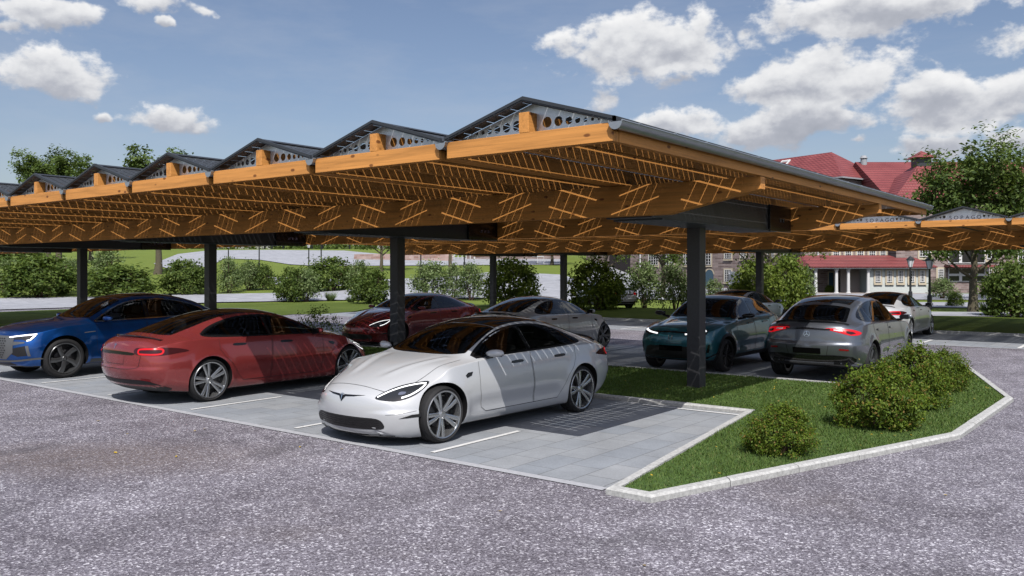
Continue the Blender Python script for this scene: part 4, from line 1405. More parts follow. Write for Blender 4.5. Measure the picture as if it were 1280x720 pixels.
tree(at(1217, 389), 7.4, 2.7, 3.0, .25, 'big tree with forked trunk on the right lawn before the brick building', leaf=.115, n_tips=320, per=56, fork=.32)
tree(dist(60, 108), 12.6, 4.0, 6.0, .42, 'tall tree rising over the zigzag roof at the far left', leaf=.2, n_tips=250, per=44, fork=.45)
tree(dist(198, 90), 11.4, 3.3, 6.0, .40, 'slimmer tree showing above the left roof gables, right of the tallest tree', leaf=.2, n_tips=210, per=44, fork=.5)
tree(dist(114, 120), 13.2, 3.0, 6, .3, 'treetop just showing between the two trees over the left roof', leaf=.22, n_tips=110, per=40, fork=.5)
tree(dist(477, 95), 6.4, 3.1, 2.6, .22, 'small dark tree seen under the beam left of the third post', leaf=.14, n_tips=140, per=42, fork=.35, mat='leaf_dark')
tree(dist(563, 88), 7.0, 2.0, 3.6, .24, 'small tree just right of the third post, by the lamp', leaf=.13, n_tips=90, per=36, fork=.55, mat='leaf_dark')
tree(dist(757, 74), 7.2, 3.0, 2.6, .2, 'tree with open branches right of the second thin post', leaf=.13, n_tips=120, per=34, fork=.3, mat='leaf_dark')
tree(dist(690, 108), 6.5, 3.6, 2.7, .22, 'tree leaning over the green mound, left of the open branched tree', leaf=.16, n_tips=120, per=40, fork=.35, mat='leaf_dark')
tree(dist(829, 66), 6.6, 2.4, 2.9, .24, 'tree with dark trunk in front of the tall white windows', leaf=.12, n_tips=110, per=34, fork=.4, mat='leaf_dark')
tree(dist(962, 66), 7.0, 3.4, 2.75, .26, 'spreading tree behind the far post, before the brick wall', leaf=.13, n_tips=170, per=40, fork=.3, mat='leaf_dark')
tree(dist(73, 84), 8.5, 3.0, 4.0, .42, 'tree trunk standing left of the leftmost post behind the bushes', leaf=.18, n_tips=100, per=36, fork=.6)
tree(dist(1310, 60), 9.5, 3.6, 3.2, .3, 'tree cut by the right edge of the picture', leaf=.13, n_tips=200, per=44)

def far_wood():
    """tree line on the crest, one mass"""
    P = []; O = []
    for i in range(300):
        px = rng.uniform(-80, 560); d = rng.uniform(190, 235)
        p = dist(px, d)
        if 262 < px < 350 and rng.random() < .8: continue
        if 470 < px < 560 and rng.random() < .6: continue
        h = rng.uniform(1.2, 3.2) * (2.2 if px < 130 else 1.0); w = rng.uniform(1.6, 3.2)
        k = 90
        q = rng.normal(size=(k, 3)); q /= np.linalg.norm(q, axis=1)[:, None]
        q *= (rng.random(k) ** .4)[:, None]
        P.append(np.array(p) + q * np.array([w, w, h * .55]) + np.array([0, 0, h * .5])); O.append(q)
    P = np.concatenate(P); O = np.concatenate(O)
    o = link('far_wood', raw_mesh('far_wood', leaves(P, .42, .3, O), 4, M['leaf_dark']))
    tag(o, 'row of distant trees along the crest', kind='stuff')
far_wood()

# ------------------------------------------------------------------ cars
def pchip(xs, ys, xq):
    xs = np.asarray(xs, float); ys = np.asarray(ys, float)
    h = np.diff(xs); dl = np.diff(ys) / h
    m = np.zeros(len(xs))
    for i in range(1, len(xs) - 1):
        if dl[i - 1] * dl[i] > 0:
            w1, w2 = 2 * h[i] + h[i - 1], h[i] + 2 * h[i - 1]
            m[i] = (w1 + w2) / (w1 / dl[i - 1] + w2 / dl[i])
    m[0], m[-1] = dl[0], dl[-1]
    i = np.clip(np.searchsorted(xs, xq) - 1, 0, len(xs) - 2)
    t = (xq - xs[i]) / h[i]
    return ((2 * t**3 - 3 * t**2 + 1) * ys[i] + (t**3 - 2 * t**2 + t) * h[i] * m[i] + (-2 * t**3 + 3 * t**2) * ys[i + 1] + (t**3 - t**2) * h[i] * m[i + 1])

def bspl(P, per):
    P = np.asarray(P, float)
    a = P[1] * np.array([-1, 1]); b = P[-2] * np.array([-1, 1])
    Q = np.vstack([a, P, b]); out = []
    for i in range(len(P) - 1):
        p0, p1, p2, p3 = Q[i], Q[i + 1], Q[i + 2], Q[i + 3]
        for t in np.linspace(0, 1, per, endpoint=False):
            out.append(((1 - t)**3 * p0 + (3 * t**3 - 6 * t * t + 4) * p1 + (-3 * t**3 + 3 * t * t + 3 * t + 1) * p2 + t**3 * p3) / 6)
    out.append((Q[-3] + 4 * Q[-2] + Q[-1]) / 6)
    return np.array(out)

class CarBody:
    """one closed shell lofted through cross sections, wheel wells cut out"""
    def __init__(self, st, ax_f, ax_r, wr, well, nose_plan=.30, tail_plan=.2, nose_z=.5, nose_b=1.2, tail_z=.6, tail_b=.5, flare=.018, sculpt=.02, sculpt_z=.40, step_z=.60, hood=(1.0, 2.0, .60, .34), cheek=0.0):
        self.ax = (ax_f, ax_r); self.wr = wr; self.well = well
        st = sorted(st)
        X = np.array([s[0] for s in st])
        self.x0, self.x1 = X[0], X[-1]
        ts = np.linspace(0, 1, 190)
        e = .012
        xq = X[0] + (X[-1] - X[0]) * (ts + .0 * ts)
        # more rings at the ends
        xq = np.unique(np.concatenate([xq, X[0] + np.array([0, .006, .014]), X[-1] - np.array([0, .006, .014])]))
        prm = []
        for c in range(1, len(st[0])):
            v = pchip(X, [s[c] for s in st], xq)
            for _ in range(3):                                   # fair the curves
                w = v.copy(); w[3:-3] = (v[2:-4] + 2 * v[3:-3] + v[4:-2]) / 4
                v = w
            prm.append(v)
        rings = []
        for i in range(len(xq)):
            zb, wl, w, zw, ws, zs, wr_, zr, zt = [p[i] for p in prm]
            hgt = zs - zb
            P = [(0, zb), (.55 * wl, zb), (.95 * wl, zb), (wl, zb + .004), (wl + (w - wl) * .75, zb + .22 * (zw - zb)), (w, zw - .15 * (zw - zb)), (w, zw + .12 * (zs - zw)),
                 (w + (ws - w) * .45, zw + .6 * (zs - zw)), (ws, zs), (ws * .995 + wr_ * .005, zs + .01 * (zr - zs)),
                 (ws + (wr_ - ws) * .36, zs + (zr - zs) * .34), (ws + (wr_ - ws) * .74, zs + (zr - zs) * .74), (wr_, zr),
                 (wr_ * .70, zr + (zt - zr) * .62), (wr_ * .34, zr + (zt - zr) * .93), (0, zt)]
            rings.append(bspl(P, 5))
        n = len(rings[0])
        bm = bmesh.new()
        def ring_verts(x, prof):
            right = [bm.verts.new((x, y, z)) for y, z in prof]
            left = [bm.verts.new((x, -y, z)) for y, z in prof[1:-1]]
            return right + left[::-1]
        rv = [ring_verts(x, r) for x, r in zip(xq, rings)]
        k = len(rv[0])
        for a, b in zip(rv[:-1], rv[1:]):
            for i in range(k):
                j = (i + 1) % k
                bm.faces.new((a[i], a[j], b[j], b[i]))
        for ring, prof, x in ((rv[0], rings[0], xq[0]), (rv[-1], rings[-1], xq[-1])):
            zc = (prof[0][1] + prof[-1][1]) / 2; prev = ring
            for f in (.85, .68, .5, .33, .17):
                nx = ring_verts(x, np.stack([prof[:, 0] * f, zc + (prof[:, 1] - zc) * f], 1))
                for i in range(k):
                    j = (i + 1) % k
                    bm.faces.new((prev[i], prev[j], nx[j], nx[i]))
                prev = nx
            c = bm.verts.new((x, 0, zc))
            for i in range(k):
                bm.faces.new((prev[i], prev[(i + 1) % k], c))
        for v in bm.verts:
            x, y, z = v.co
            f = sstep(self.x1 - 1.15, self.x1 - .02, x); g = sstep(self.x0 + 1.0, self.x0 + .02, x) if False else 1 - sstep(self.x0 + .02, self.x0 + 1.0, x)
            yy = min(1.15, abs(y) / .9)
            x -= f * (nose_plan * yy ** 2.3 + nose_b * (z - nose_z) ** 2 * (1 if z > nose_z else .8))
            x += g * (tail_plan * yy ** 2.4 + tail_b * (z - tail_z) ** 2 * (.6 if z > tail_z else 1.6))
            x -= (1 - sstep(self.x0 + .25, self.x0 + .8, v.co.x)) * .028 * (1 - sstep(step_z - .02, step_z + .03, z)) * (1 if z > .3 else .4)
            if v.co.x > hood[0] and z > .5 and abs(y) < .8:            # two soft creases along the bonnet
                t = (v.co.x - hood[0]) / (hood[1] - hood[0])
                if t < 1.15:
                    yc = hood[2] + (hood[3] - hood[2]) * t
                    z += .016 * sstep(0, .15, t) * (1 - sstep(.9, 1.15, t)) * math.exp(-((abs(y) - yc) / .045) ** 2)
                    z -= .008 * sstep(0, .15, t) * (1 - sstep(.9, 1.15, t)) * math.exp(-((abs(y) - yc + .11) / .06) ** 2)
            if cheek and v.co.x > self.x1 - .75:                        # lower corners of the bumper stand forward of the nose
                x += cheek * sstep(.50, .57, abs(y)) * (1 - sstep(.40, .46, z)) * sstep(self.x1 - .75, self.x1 - .4, v.co.x)
            for a in self.ax:
                rho = math.hypot(v.co.x - a, z - wr)
                if abs(y) > .6 and z < wr + .75:
                    y += math.copysign(flare * math.exp(-((rho - well - .015) / .075) ** 2), y)
            if ax_r + well < v.co.x < ax_f - well and abs(y) > .6:
                t = sstep(ax_r + well, ax_r + well + .35, v.co.x) * (1 - sstep(ax_f - well - .3, ax_f - well, v.co.x))
                y -= math.copysign(sculpt * t * math.exp(-((z - sculpt_z) / .085) ** 2), y)
            v.co = (x, y, z)
        bmesh.ops.remove_doubles(bm, verts=bm.verts, dist=1e-6)
        bmesh.ops.recalc_face_normals(bm, faces=bm.faces)
        self.bvh = BVHTree.FromBMesh(bm)
        for f in bm.faces:
            c = f.calc_center_median()
            if f.normal.z < -.75 and c.z < .42:
                f.material_index = 1
        me = bpy.data.meshes.new('body'); bm.to_mesh(me); bm.free()
        me.materials.append(M['paint_white']); me.materials.append(M['black'])
        o = link('body', me)
        cut = MB()
        for a in self.ax:
            for s in (-1, 1):
                prof = [(0, .56), (well, .56), (well, 1.4), (0, 1.4)]
                seg = 56; vs = []
                for yy in (.56, 1.4):
                    for i in range(seg):
                        t = 2 * math.pi * i / seg
                        vs.append((a + well * math.cos(t), s * yy, wr + .012 + well * math.sin(t)))
                fs = [(i, (i + 1) % seg, seg + (i + 1) % seg, seg + i) for i in range(seg)] + [tuple(range(seg)), tuple(range(2 * seg - 1, seg - 1, -1))]
                cut.add(vs, fs, 1)
        co = cut.build('cutter', [M['black'], M['black']])
        md = o.modifiers.new('wells', 'BOOLEAN'); md.operation = 'DIFFERENCE'; md.object = co; md.solver = 'EXACT'
        dg = bpy.context.evaluated_depsgraph_get()
        m2 = bpy.data.meshes.new_from_object(o.evaluated_get(dg))
        bpy.data.objects.remove(o); bpy.data.objects.remove(co)
        bm = bmesh.new(); bm.from_mesh(m2)
        for f in bm.faces:                                        # inner faces of the wells are black
            c = f.calc_center_median()
            if f.material_index == 0 and abs(c.y) < .57 and c.z < wr + well and False:
                f.material_index = 1
        bm.to_mesh(m2); bm.free()
        m2.name = 'body'; m2.shade_smooth(); m2.set_sharp_from_angle(angle=R(38))
        self.mesh = m2

    def open_glass(self, tops, sides):
        """take the sheet metal out behind the glass"""
        bm = bmesh.new(); bm.from_mesh(self.mesh)
        kill = []
        for f in bm.faces:
            if f.material_index: continue
            n = f.normal
            c = f.calc_center_median()
            if c.z < .85: continue
            for polys, ok, ix in ((tops, n.z > .15, (0, 1)), (sides, abs(n.y) > .25, (0, 2))):
                if not ok: continue
                for pl in polys:
                    if not (min(q[0] for q in pl) < c[ix[0]] < max(q[0] for q in pl) and min(q[1] for q in pl) < c[ix[1]] < max(q[1] for q in pl)): continue
                    if not inside(np.array([c[ix[0]]]), np.array([c[ix[1]]]), pl)[0]: continue
                    a = np.array([v.co[ix[0]] for v in f.verts]); b = np.array([v.co[ix[1]] for v in f.verts])
                    if inside(a, b, pl).all():
                        kill.append(f); break
                else: continue
                break
        bmesh.ops.delete(bm, geom=list(set(kill)), context='FACES')
        bm.to_mesh(self.mesh); bm.free()

    def frame_of(self, poly, az, w=.06, off=.003, mi=0, both=False):
        mb = MB(); q = inset(poly, w / 2 - .002)
        return self.ribbon(mb, q + [q[0]], az, w, off, mi, both)

    def cast(self, o, d):
        h = self.bvh.ray_cast(o, d)
        if h[0] is None:
            h = self.bvh.find_nearest(o + d * 5)
        return h[0], h[1]

    def patch(self, mb, poly, az, off=.004, step=.05, mi=0, both=True):
        """lay an outline on the shell. az: heading of the outward view in degrees, or 'top' / 'side' / 'front' / 'rear'"""
        if az == 'top':
            dr = Vector((0, 0, 1)); U = Vector((1, 0, 0)); V = Vector((0, 1, 0))
        elif az == 'side':
            dr = Vector((0, 1, 0)); U = Vector((1, 0, 0)); V = Vector((0, 0, 1))
        else:
            a = R({'front': 0, 'rear': 180}.get(az, az) if isinstance(az, str) else az)
            dr = Vector((math.cos(a), math.sin(a), 0)); U = Vector((-math.sin(a), math.cos(a), 0)); V = Vector((0, 0, 1))
        bm = bmesh.new()
        bm.faces.new([bm.verts.new((p[0], p[1], 0)) for p in poly])
        for ax in (0, 1):
            lo = min(p[ax] for p in poly); hi = max(p[ax] for p in poly)
            n = max(1, int((hi - lo) / step))
            for i in range(1, n):
                t = lo + (hi - lo) * i / n
                c = Vector((t, 0, 0)) if ax == 0 else Vector((0, t, 0)); nn = Vector((1, 0, 0)) if ax == 0 else Vector((0, 1, 0))
                bmesh.ops.bisect_plane(bm, geom=bm.verts[:] + bm.edges[:] + bm.faces[:], plane_co=c, plane_no=nn)
        bm.verts.index_update()
        vs = []
        for v in bm.verts:
            p, nrm = self.cast(U * v.co.x + V * v.co.y + dr * 6, -dr)
            vs.append(p + nrm * off)
        fs = [tuple(v.index for v in f.verts) for f in bm.faces]
        bm.free()
        # orient along dr
        a = sum(((vs[f[1]] - vs[f[0]]).cross(vs[f[2]] - vs[f[0]]).dot(dr) for f in fs))
        if a < 0: fs = [f[::-1] for f in fs]
        mb.add(vs, fs, mi)
        if both:
            mb.add([(v.x, -v.y, v.z) for v in vs], [f[::-1] for f in fs], mi)
        return mb

    def ribbon(self, mb, pts, az, width=.008, off=.004, mi=0, both=True, taper=False, step=.03):
        P = [Vector((p[0], p[1], 0)) for p in pts]
        S = [P[0]]
        for a, b in zip(P[:-1], P[1:]):
            n = max(1, int((b - a).length / step))
            S += [a.lerp(b, (i + 1) / n) for i in range(n)]
        Lf, Rt = [], []
        for i, p in enumerate(S):
            t = (S[min(i + 1, len(S) - 1)] - S[max(i - 1, 0)]).normalized(); nn = Vector((-t.y, t.x, 0)) * width / 2
            if taper: nn *= max(.15, math.sin(math.pi * i / (len(S) - 1)))
            Lf.append(p + nn); Rt.append(p - nn)
        for i in range(len(S) - 1):
            pass
        if az == 'top': dr, U, V = Vector((0, 0, 1)), Vector((1, 0, 0)), Vector((0, 1, 0))
        elif az == 'side': dr, U, V = Vector((0, 1, 0)), Vector((1, 0, 0)), Vector((0, 0, 1))
        else:
            a = R({'front': 0, 'rear': 180}.get(az, az) if isinstance(az, str) else az)
            dr = Vector((math.cos(a), math.sin(a), 0)); U = Vector((-math.sin(a), math.cos(a), 0)); V = Vector((0, 0, 1))
        def pr(q):
            p, nrm = self.cast(U * q.x + V * q.y + dr * 6, -dr); return p + nrm * off
        vs = [pr(q) for q in Lf] + [pr(q) for q in Rt]; n = len(S)
        fs = [(i, i + 1, n + i + 1, n + i) for i in range(n - 1)]
        a = sum(((vs[f[1]] - vs[f[0]]).cross(vs[f[2]] - vs[f[0]]).dot(dr) for f in fs))
        if a < 0: fs = [f[::-1] for f in fs]
        mb.add(vs, fs, mi)
        if both: mb.add([(v.x, -v.y, v.z) for v in vs], [f[::-1] for f in fs], mi)
        return mb

def smooth_poly(pts, k=6, closed=True):
    out = []; n = len(pts)
    for i in range(n if closed else n - 1):
        if closed: p0, p1, p2, p3 = [np.array(pts[(i + j - 1) % n][:2]) for j in range(4)]
        else: p0, p1, p2, p3 = [np.array(pts[min(max(i + j - 1, 0), n - 1)][:2]) for j in range(4)]
        for t in np.linspace(0, 1, k, endpoint=False):
            out.append(tuple(.5 * (2 * p1 + (p2 - p0) * t + (2 * p0 - 5 * p1 + 4 * p2 - p3) * t * t + (3 * p1 - p0 - 3 * p2 + p3) * t**3)))
    if not closed: out.append(tuple(pts[-1][:2]))
    return out

# ---- wheels
def wheel_meshes(style, r, w, rim_r):
    t = MB(); h = w / 2
    t.lathe([(rim_r - .005, -h * .8), (rim_r + .012, -h * .98), (rim_r + .4 * (r - rim_r), -h * 1.02), (r - .022, -h * .93), (r - .006, -h * .78), (r, -h * .5), (r, -h * .27), (r - .007, -h * .25), (r - .007, -h * .2), (r, -h * .18),
             (r, h * .18), (r - .007, h * .2), (r - .007, h * .25), (r, h * .27), (r, h * .5), (r - .006, h * .78), (r - .022, h * .93), (rim_r + .4 * (r - rim_r), h * 1.02), (rim_r + .012, h * .98), (rim_r - .005, h * .8)], 'y', 56)
    a = MB()
    R0 = rim_r
    a.lathe([(R0 + .004, h * .90), (R0 - .006, h * .97), (R0 - .02, h * .93), (R0 - .026, h * .7), (R0 - .04, h * .2), (R0 - .05, -h * .85), (R0 + .002, -h * .9)], 'y', 56)
    yo = h * .86
    def spoke(a0, a1, w0, w1, r0, r1, y0, y1, th=.028):
        c0, s0, c1, s1 = math.cos(a0), math.sin(a0), math.cos(a1), math.sin(a1)
        vs = []
        for (cc, ss, rr, ww, yy) in ((c0, s0, r0, w0, y0), ((c0 + c1) / 2 / math.hypot((c0 + c1) / 2, (s0 + s1) / 2), (s0 + s1) / 2 / math.hypot((c0 + c1) / 2, (s0 + s1) / 2), (r0 + r1) / 2, (w0 + w1) / 2, y0 * .45 + y1 * .55 + .006), (c1, s1, r1, w1, y1)):
            p = Vector((cc * rr, yy, ss * rr)); q = Vector((-ss, 0, cc))
            vs += [p + q * ww * .5 + Vector((0, -.006, 0)), p + q * ww * .28, p - q * ww * .28, p - q * ww * .5 + Vector((0, -.006, 0)), p - q * ww * .42 - Vector((0, th, 0)), p + q * ww * .42 - Vector((0, th, 0))]
        fs = []
        for k in range(2):
            for i in range(6):
                j = (i + 1) % 6
                fs.append((k * 6 + i, k * 6 + j, k * 6 + 6 + j, k * 6 + 6 + i))
        a.add(vs, fs)
    if style == 'double':
        for k in range(5):
            b = 2 * math.pi * k / 5 + .31
            for s in (-1, 1):
                spoke(b + s * .20, b + s * .175, .040, .056, .05, R0 - .018, yo - .03, yo)
    elif style == 'five':
        for k in range(5):
            b = 2 * math.pi * k / 5 + .5
            spoke(b - .05, b + .16, .075, .10, .05, R0 - .018, yo - .02, yo - .01, .03)
            spoke(b + .05, b + .30, .03, .045, .05, R0 - .018, yo - .025, yo - .02, .02)
    elif style == 'twist':
        for k in range(5):
            b = 2 * math.pi * k / 5
            spoke(b, b + .42, .05, .06, .05, R0 - .018, yo - .02, yo - .012)
            spoke(b + .35, b + .62, .03, .05, .06, R0 - .018, yo - .02, yo - .012)
    else:
        for k in range(10):
            b = 2 * math.pi * k / 10
            for s in (-1, 1):
                spoke(b + s * .05, b + s * .13, .018, .02, .05, R0 - .018, yo - .018, yo - .006, .02)
    a.lathe([(0, yo - .012), (.034, yo - .014), (.04, yo - .02), (.066, yo - .034), (.07, yo - .07)], 'y', 24)
    for k in range(5):
        b = 2 * math.pi * k / 5
        a.tube((.05 * math.cos(b), yo - .05, .05 * math.sin(b)), (.05 * math.cos(b), yo - .022, .05 * math.sin(b)), .008, seg=6)
    d = MB()
    d.lathe([(0, .02), (.17, .02), (.175, .012), (.175, -.012), (0, -.012)], 'y', 32)
    d.lathe([(0, -.02), (R0 - .045, -.021), (R0 - .045, -.03), (0, -.031)], 'y', 32, mi=1)
    d.box(.08, .18, -.03, .05, -.07, .07, 1)
    def fin(mb, nm, mats, sm):
        o = mb.build(nm, mats, smooth=sm); me = o.data; bpy.data.objects.remove(o); return me
    return fin(t, 'tyre', [M['rubber']], 30), fin(a, 'rim', [M['rim_silver']], 32), fin(d, 'wheel', [M['disc'], M['black']], 30)

def add_wheels(root, ax, y_out, r, w, meshes, rim_mat, steer=0.0):
    tm, am, dm = meshes
    for a in ax:
        for s in (1, -1):
            wv = link('wheel', dm, root, (a, s * (y_out - w / 2), r))
            wv.rotation_euler = (0, random.uniform(0, 1.2), (0 if s > 0 else math.pi))
            tt = link('tyre', tm, wv)
            rr = link('rim', am, wv)
            if rim_mat != 'rim_silver':
                rr.material_slots[0].link = 'OBJECT'; rr.material_slots[0].material = M[rim_mat]

def mirror_part(root, x, y, z, pm, size=1.0):
    for s in (1, -1):
        m = MB()
        seg = 14; rings = []
        prof = [(.095, .25), (.09, .62), (.06, .92), (.0, 1.0), (-.06, .93), (-.09, .78)]
        vs = []
        sec = [(0.0, .30), (.04, .72), (.10, .97), (.16, 1.0), (.21, .86), (.245, .5), (.255, .12)]
        for yy, sc in sec:
            for i in range(seg):
                t = 2 * math.pi * i / seg
                ex = .062 * sc * (1.25 if math.cos(t) > 0 else .6); ez = .054 * sc * (1.0 if math.sin(t) > 0 else .85)
                sx = math.copysign(abs(math.cos(t)) ** .7, math.cos(t)); sz = math.copysign(abs(math.sin(t)) ** .8, math.sin(t))
                vs.append((x + (ex * sx - yy * .16) * size, s * (y + yy * size), z + (ez * sz + yy * .04) * size))
        fs = []
        for k in range(len(sec) - 1):
            for i in range(seg):
                j = (i + 1) % seg
                fs.append((k * seg + i, k * seg + j, (k + 1) * seg + j, (k + 1) * seg + i))
        fs += [tuple(range(seg)), tuple(range((len(sec) - 1) * seg, len(sec) * seg))]
        m.add(vs, fs)
        o = m.build('mirror', [pm], root, smooth=50)
        b = MB(); b.tube((x - .02, s * (y - .10), z - .065), (x - .03, s * (y + .07), z - .04), .026, .02, 8)
        b.box(x - .075 * size, x - .069 * size, min(s * (y + .03), s * (y + .2)), max(s * (y + .03), s * (y + .2)), z - .04, z + .05)
        b.build('stalk', M['gloss_black'], o, smooth=40)

def sub(mb, nm, mats, parent, sm=40):
    return mb.build(nm, mats, parent, smooth=sm)

# ---- fastback saloon
SED_ST = [
    # x     zb   wl   w    zw   ws   zs   wr   zr    zt
    (2.33, .17, .66, .75, .40, .62, .53, .40, .585, .605),
    (2.29, .11, .75, .85, .42, .72, .58, .46, .645, .67),
    (2.18, .095, .82, .92, .45, .81, .665, .54, .735, .757),
    (1.98, .10, .87, .962, .50, .88, .765, .60, .828, .85),
    (1.74, .125, .89, .985, .54, .915, .85, .64, .897, .918),
    (1.48, .165, .89, .99, .58, .925, .90, .66, .942, .96),
    (1.15, .165, .89, .985, .60, .93, .935, .67, .985, 1.005),
    (.95, .165, .885, .98, .60, .928, .952, .69, 1.015, 1.035),
    (.70, .165, .88, .978, .60, .925, .968, .685, 1.115, 1.145),
    (.40, .165, .88, .975, .60, .92, .98, .655, 1.245, 1.29),
    (.10, .165, .88, .975, .60, .915, .985, .625, 1.335, 1.395),
    (-.20, .165, .88, .975, .60, .915, .99, .605, 1.38, 1.45),
    (-.55, .165, .88, .975, .60, .915, .995, .60, 1.395, 1.465),
    (-.90, .165, .88, .978, .60, .918, 1.0, .59, 1.37, 1.445),
    (-1.25, .165, .885, .985, .60, .922, 1.01, .575, 1.305, 1.385),
    (-1.60, .17, .885, .99, .62, .92, 1.02, .555, 1.215, 1.295),
    (-1.95, .18, .87, .98, .65, .895, 1.015, .55, 1.13, 1.19),
    (-2.25, .19, .84, .955, .68, .85, .985, .56, 1.07, 1.105),
    (-2.45, .21, .80, .92, .68, .81, .95, .56, 1.035, 1.06),
    (-2.56, .25, .74, .865, .66, .76, .90, .53, .97, .99),
    (-2.60, .31, .64, .78, .64, .66, .83, .45, .895, .91),
]

def flat_t(root, place, size=.07, mat='chrome'):
    """small T shaped badge: place(u,v) gives a point on the shell"""
    m = MB()
    for poly in ([(-.5, .30), (-.42, .42), (0, .5), (.42, .42), (.5, .30), (.2, .33), (0, .28), (-.2, .33)], [(-.13, .27), (.13, .27), (.02, -.5), (-.02, -.5)]):
        vs = [place(p[0] * size, p[1] * size) for p in poly]
        m.add(vs, [tuple(range(len(poly)))])
    return m.build('emblem', M[mat], root)

def clip_x(poly, x, side):
    out = []
    for p, q in zip(poly, poly[1:] + poly[:1]):
        a, b = (p[0] - x) * side, (q[0] - x) * side
        if a >= 0: out.append(p)
        if a * b < 0:
            t = a / (a - b); out.append((x, p[1] + (q[1] - p[1]) * t))
    return out

def cabin(root, dz, k=1.0):
    m = MB(); m.prism([(.50, .62 + dz), (.98, .62 + dz), (.96, .93 + dz), (.62, .96 + dz), (.50, .86 + dz)], 'y', -.70, .70)
    sub(m, 'dashboard', [M['seat']], root, 40)
    m = MB()
    for i in range(20):
        a, b = 2 * math.pi * i / 20, 2 * math.pi * (i + 1) / 20
        p = lambda t: (.42 - .06 * math.sin(t), .38 + .18 * math.cos(t), .88 + dz + .17 * math.sin(t))
        m.tube(p(a), p(b), .016, seg=6, cap=False)
    m.tube((.40, .22, .87 + dz), (.40, .54, .87 + dz), .02, seg=6); m.tube((.42, .38, .88 + dz), (.56, .38, .84 + dz), .04, seg=8)
    sub(m, 'steering_wheel', [M['black']], root, 40)
    for x, ys in ((-.10 * k, (-.38, .38)), (-1.0 * k, (-.40, .40))):
        for y in ys:
            m = MB()
            m.prism([(x + .42, .38 + dz), (x + .42, .53 + dz), (x + .1, .50 + dz), (x - .12, 1.08 + dz), (x - .24, 1.07 + dz), (x - .06, .38 + dz)], 'y', y - .24, y + .24)
            s = m.build('seat', [M['seat']], root, bevel=.04)
            h = MB(); h.prism([(x - .15, 1.11 + dz), (x - .24, 1.10 + dz), (x - .28, 1.27 + dz), (x - .19, 1.29 + dz)], 'y', y - .13, y + .13)
            h.build('headrest', [M['seat']], s, bevel=.025)

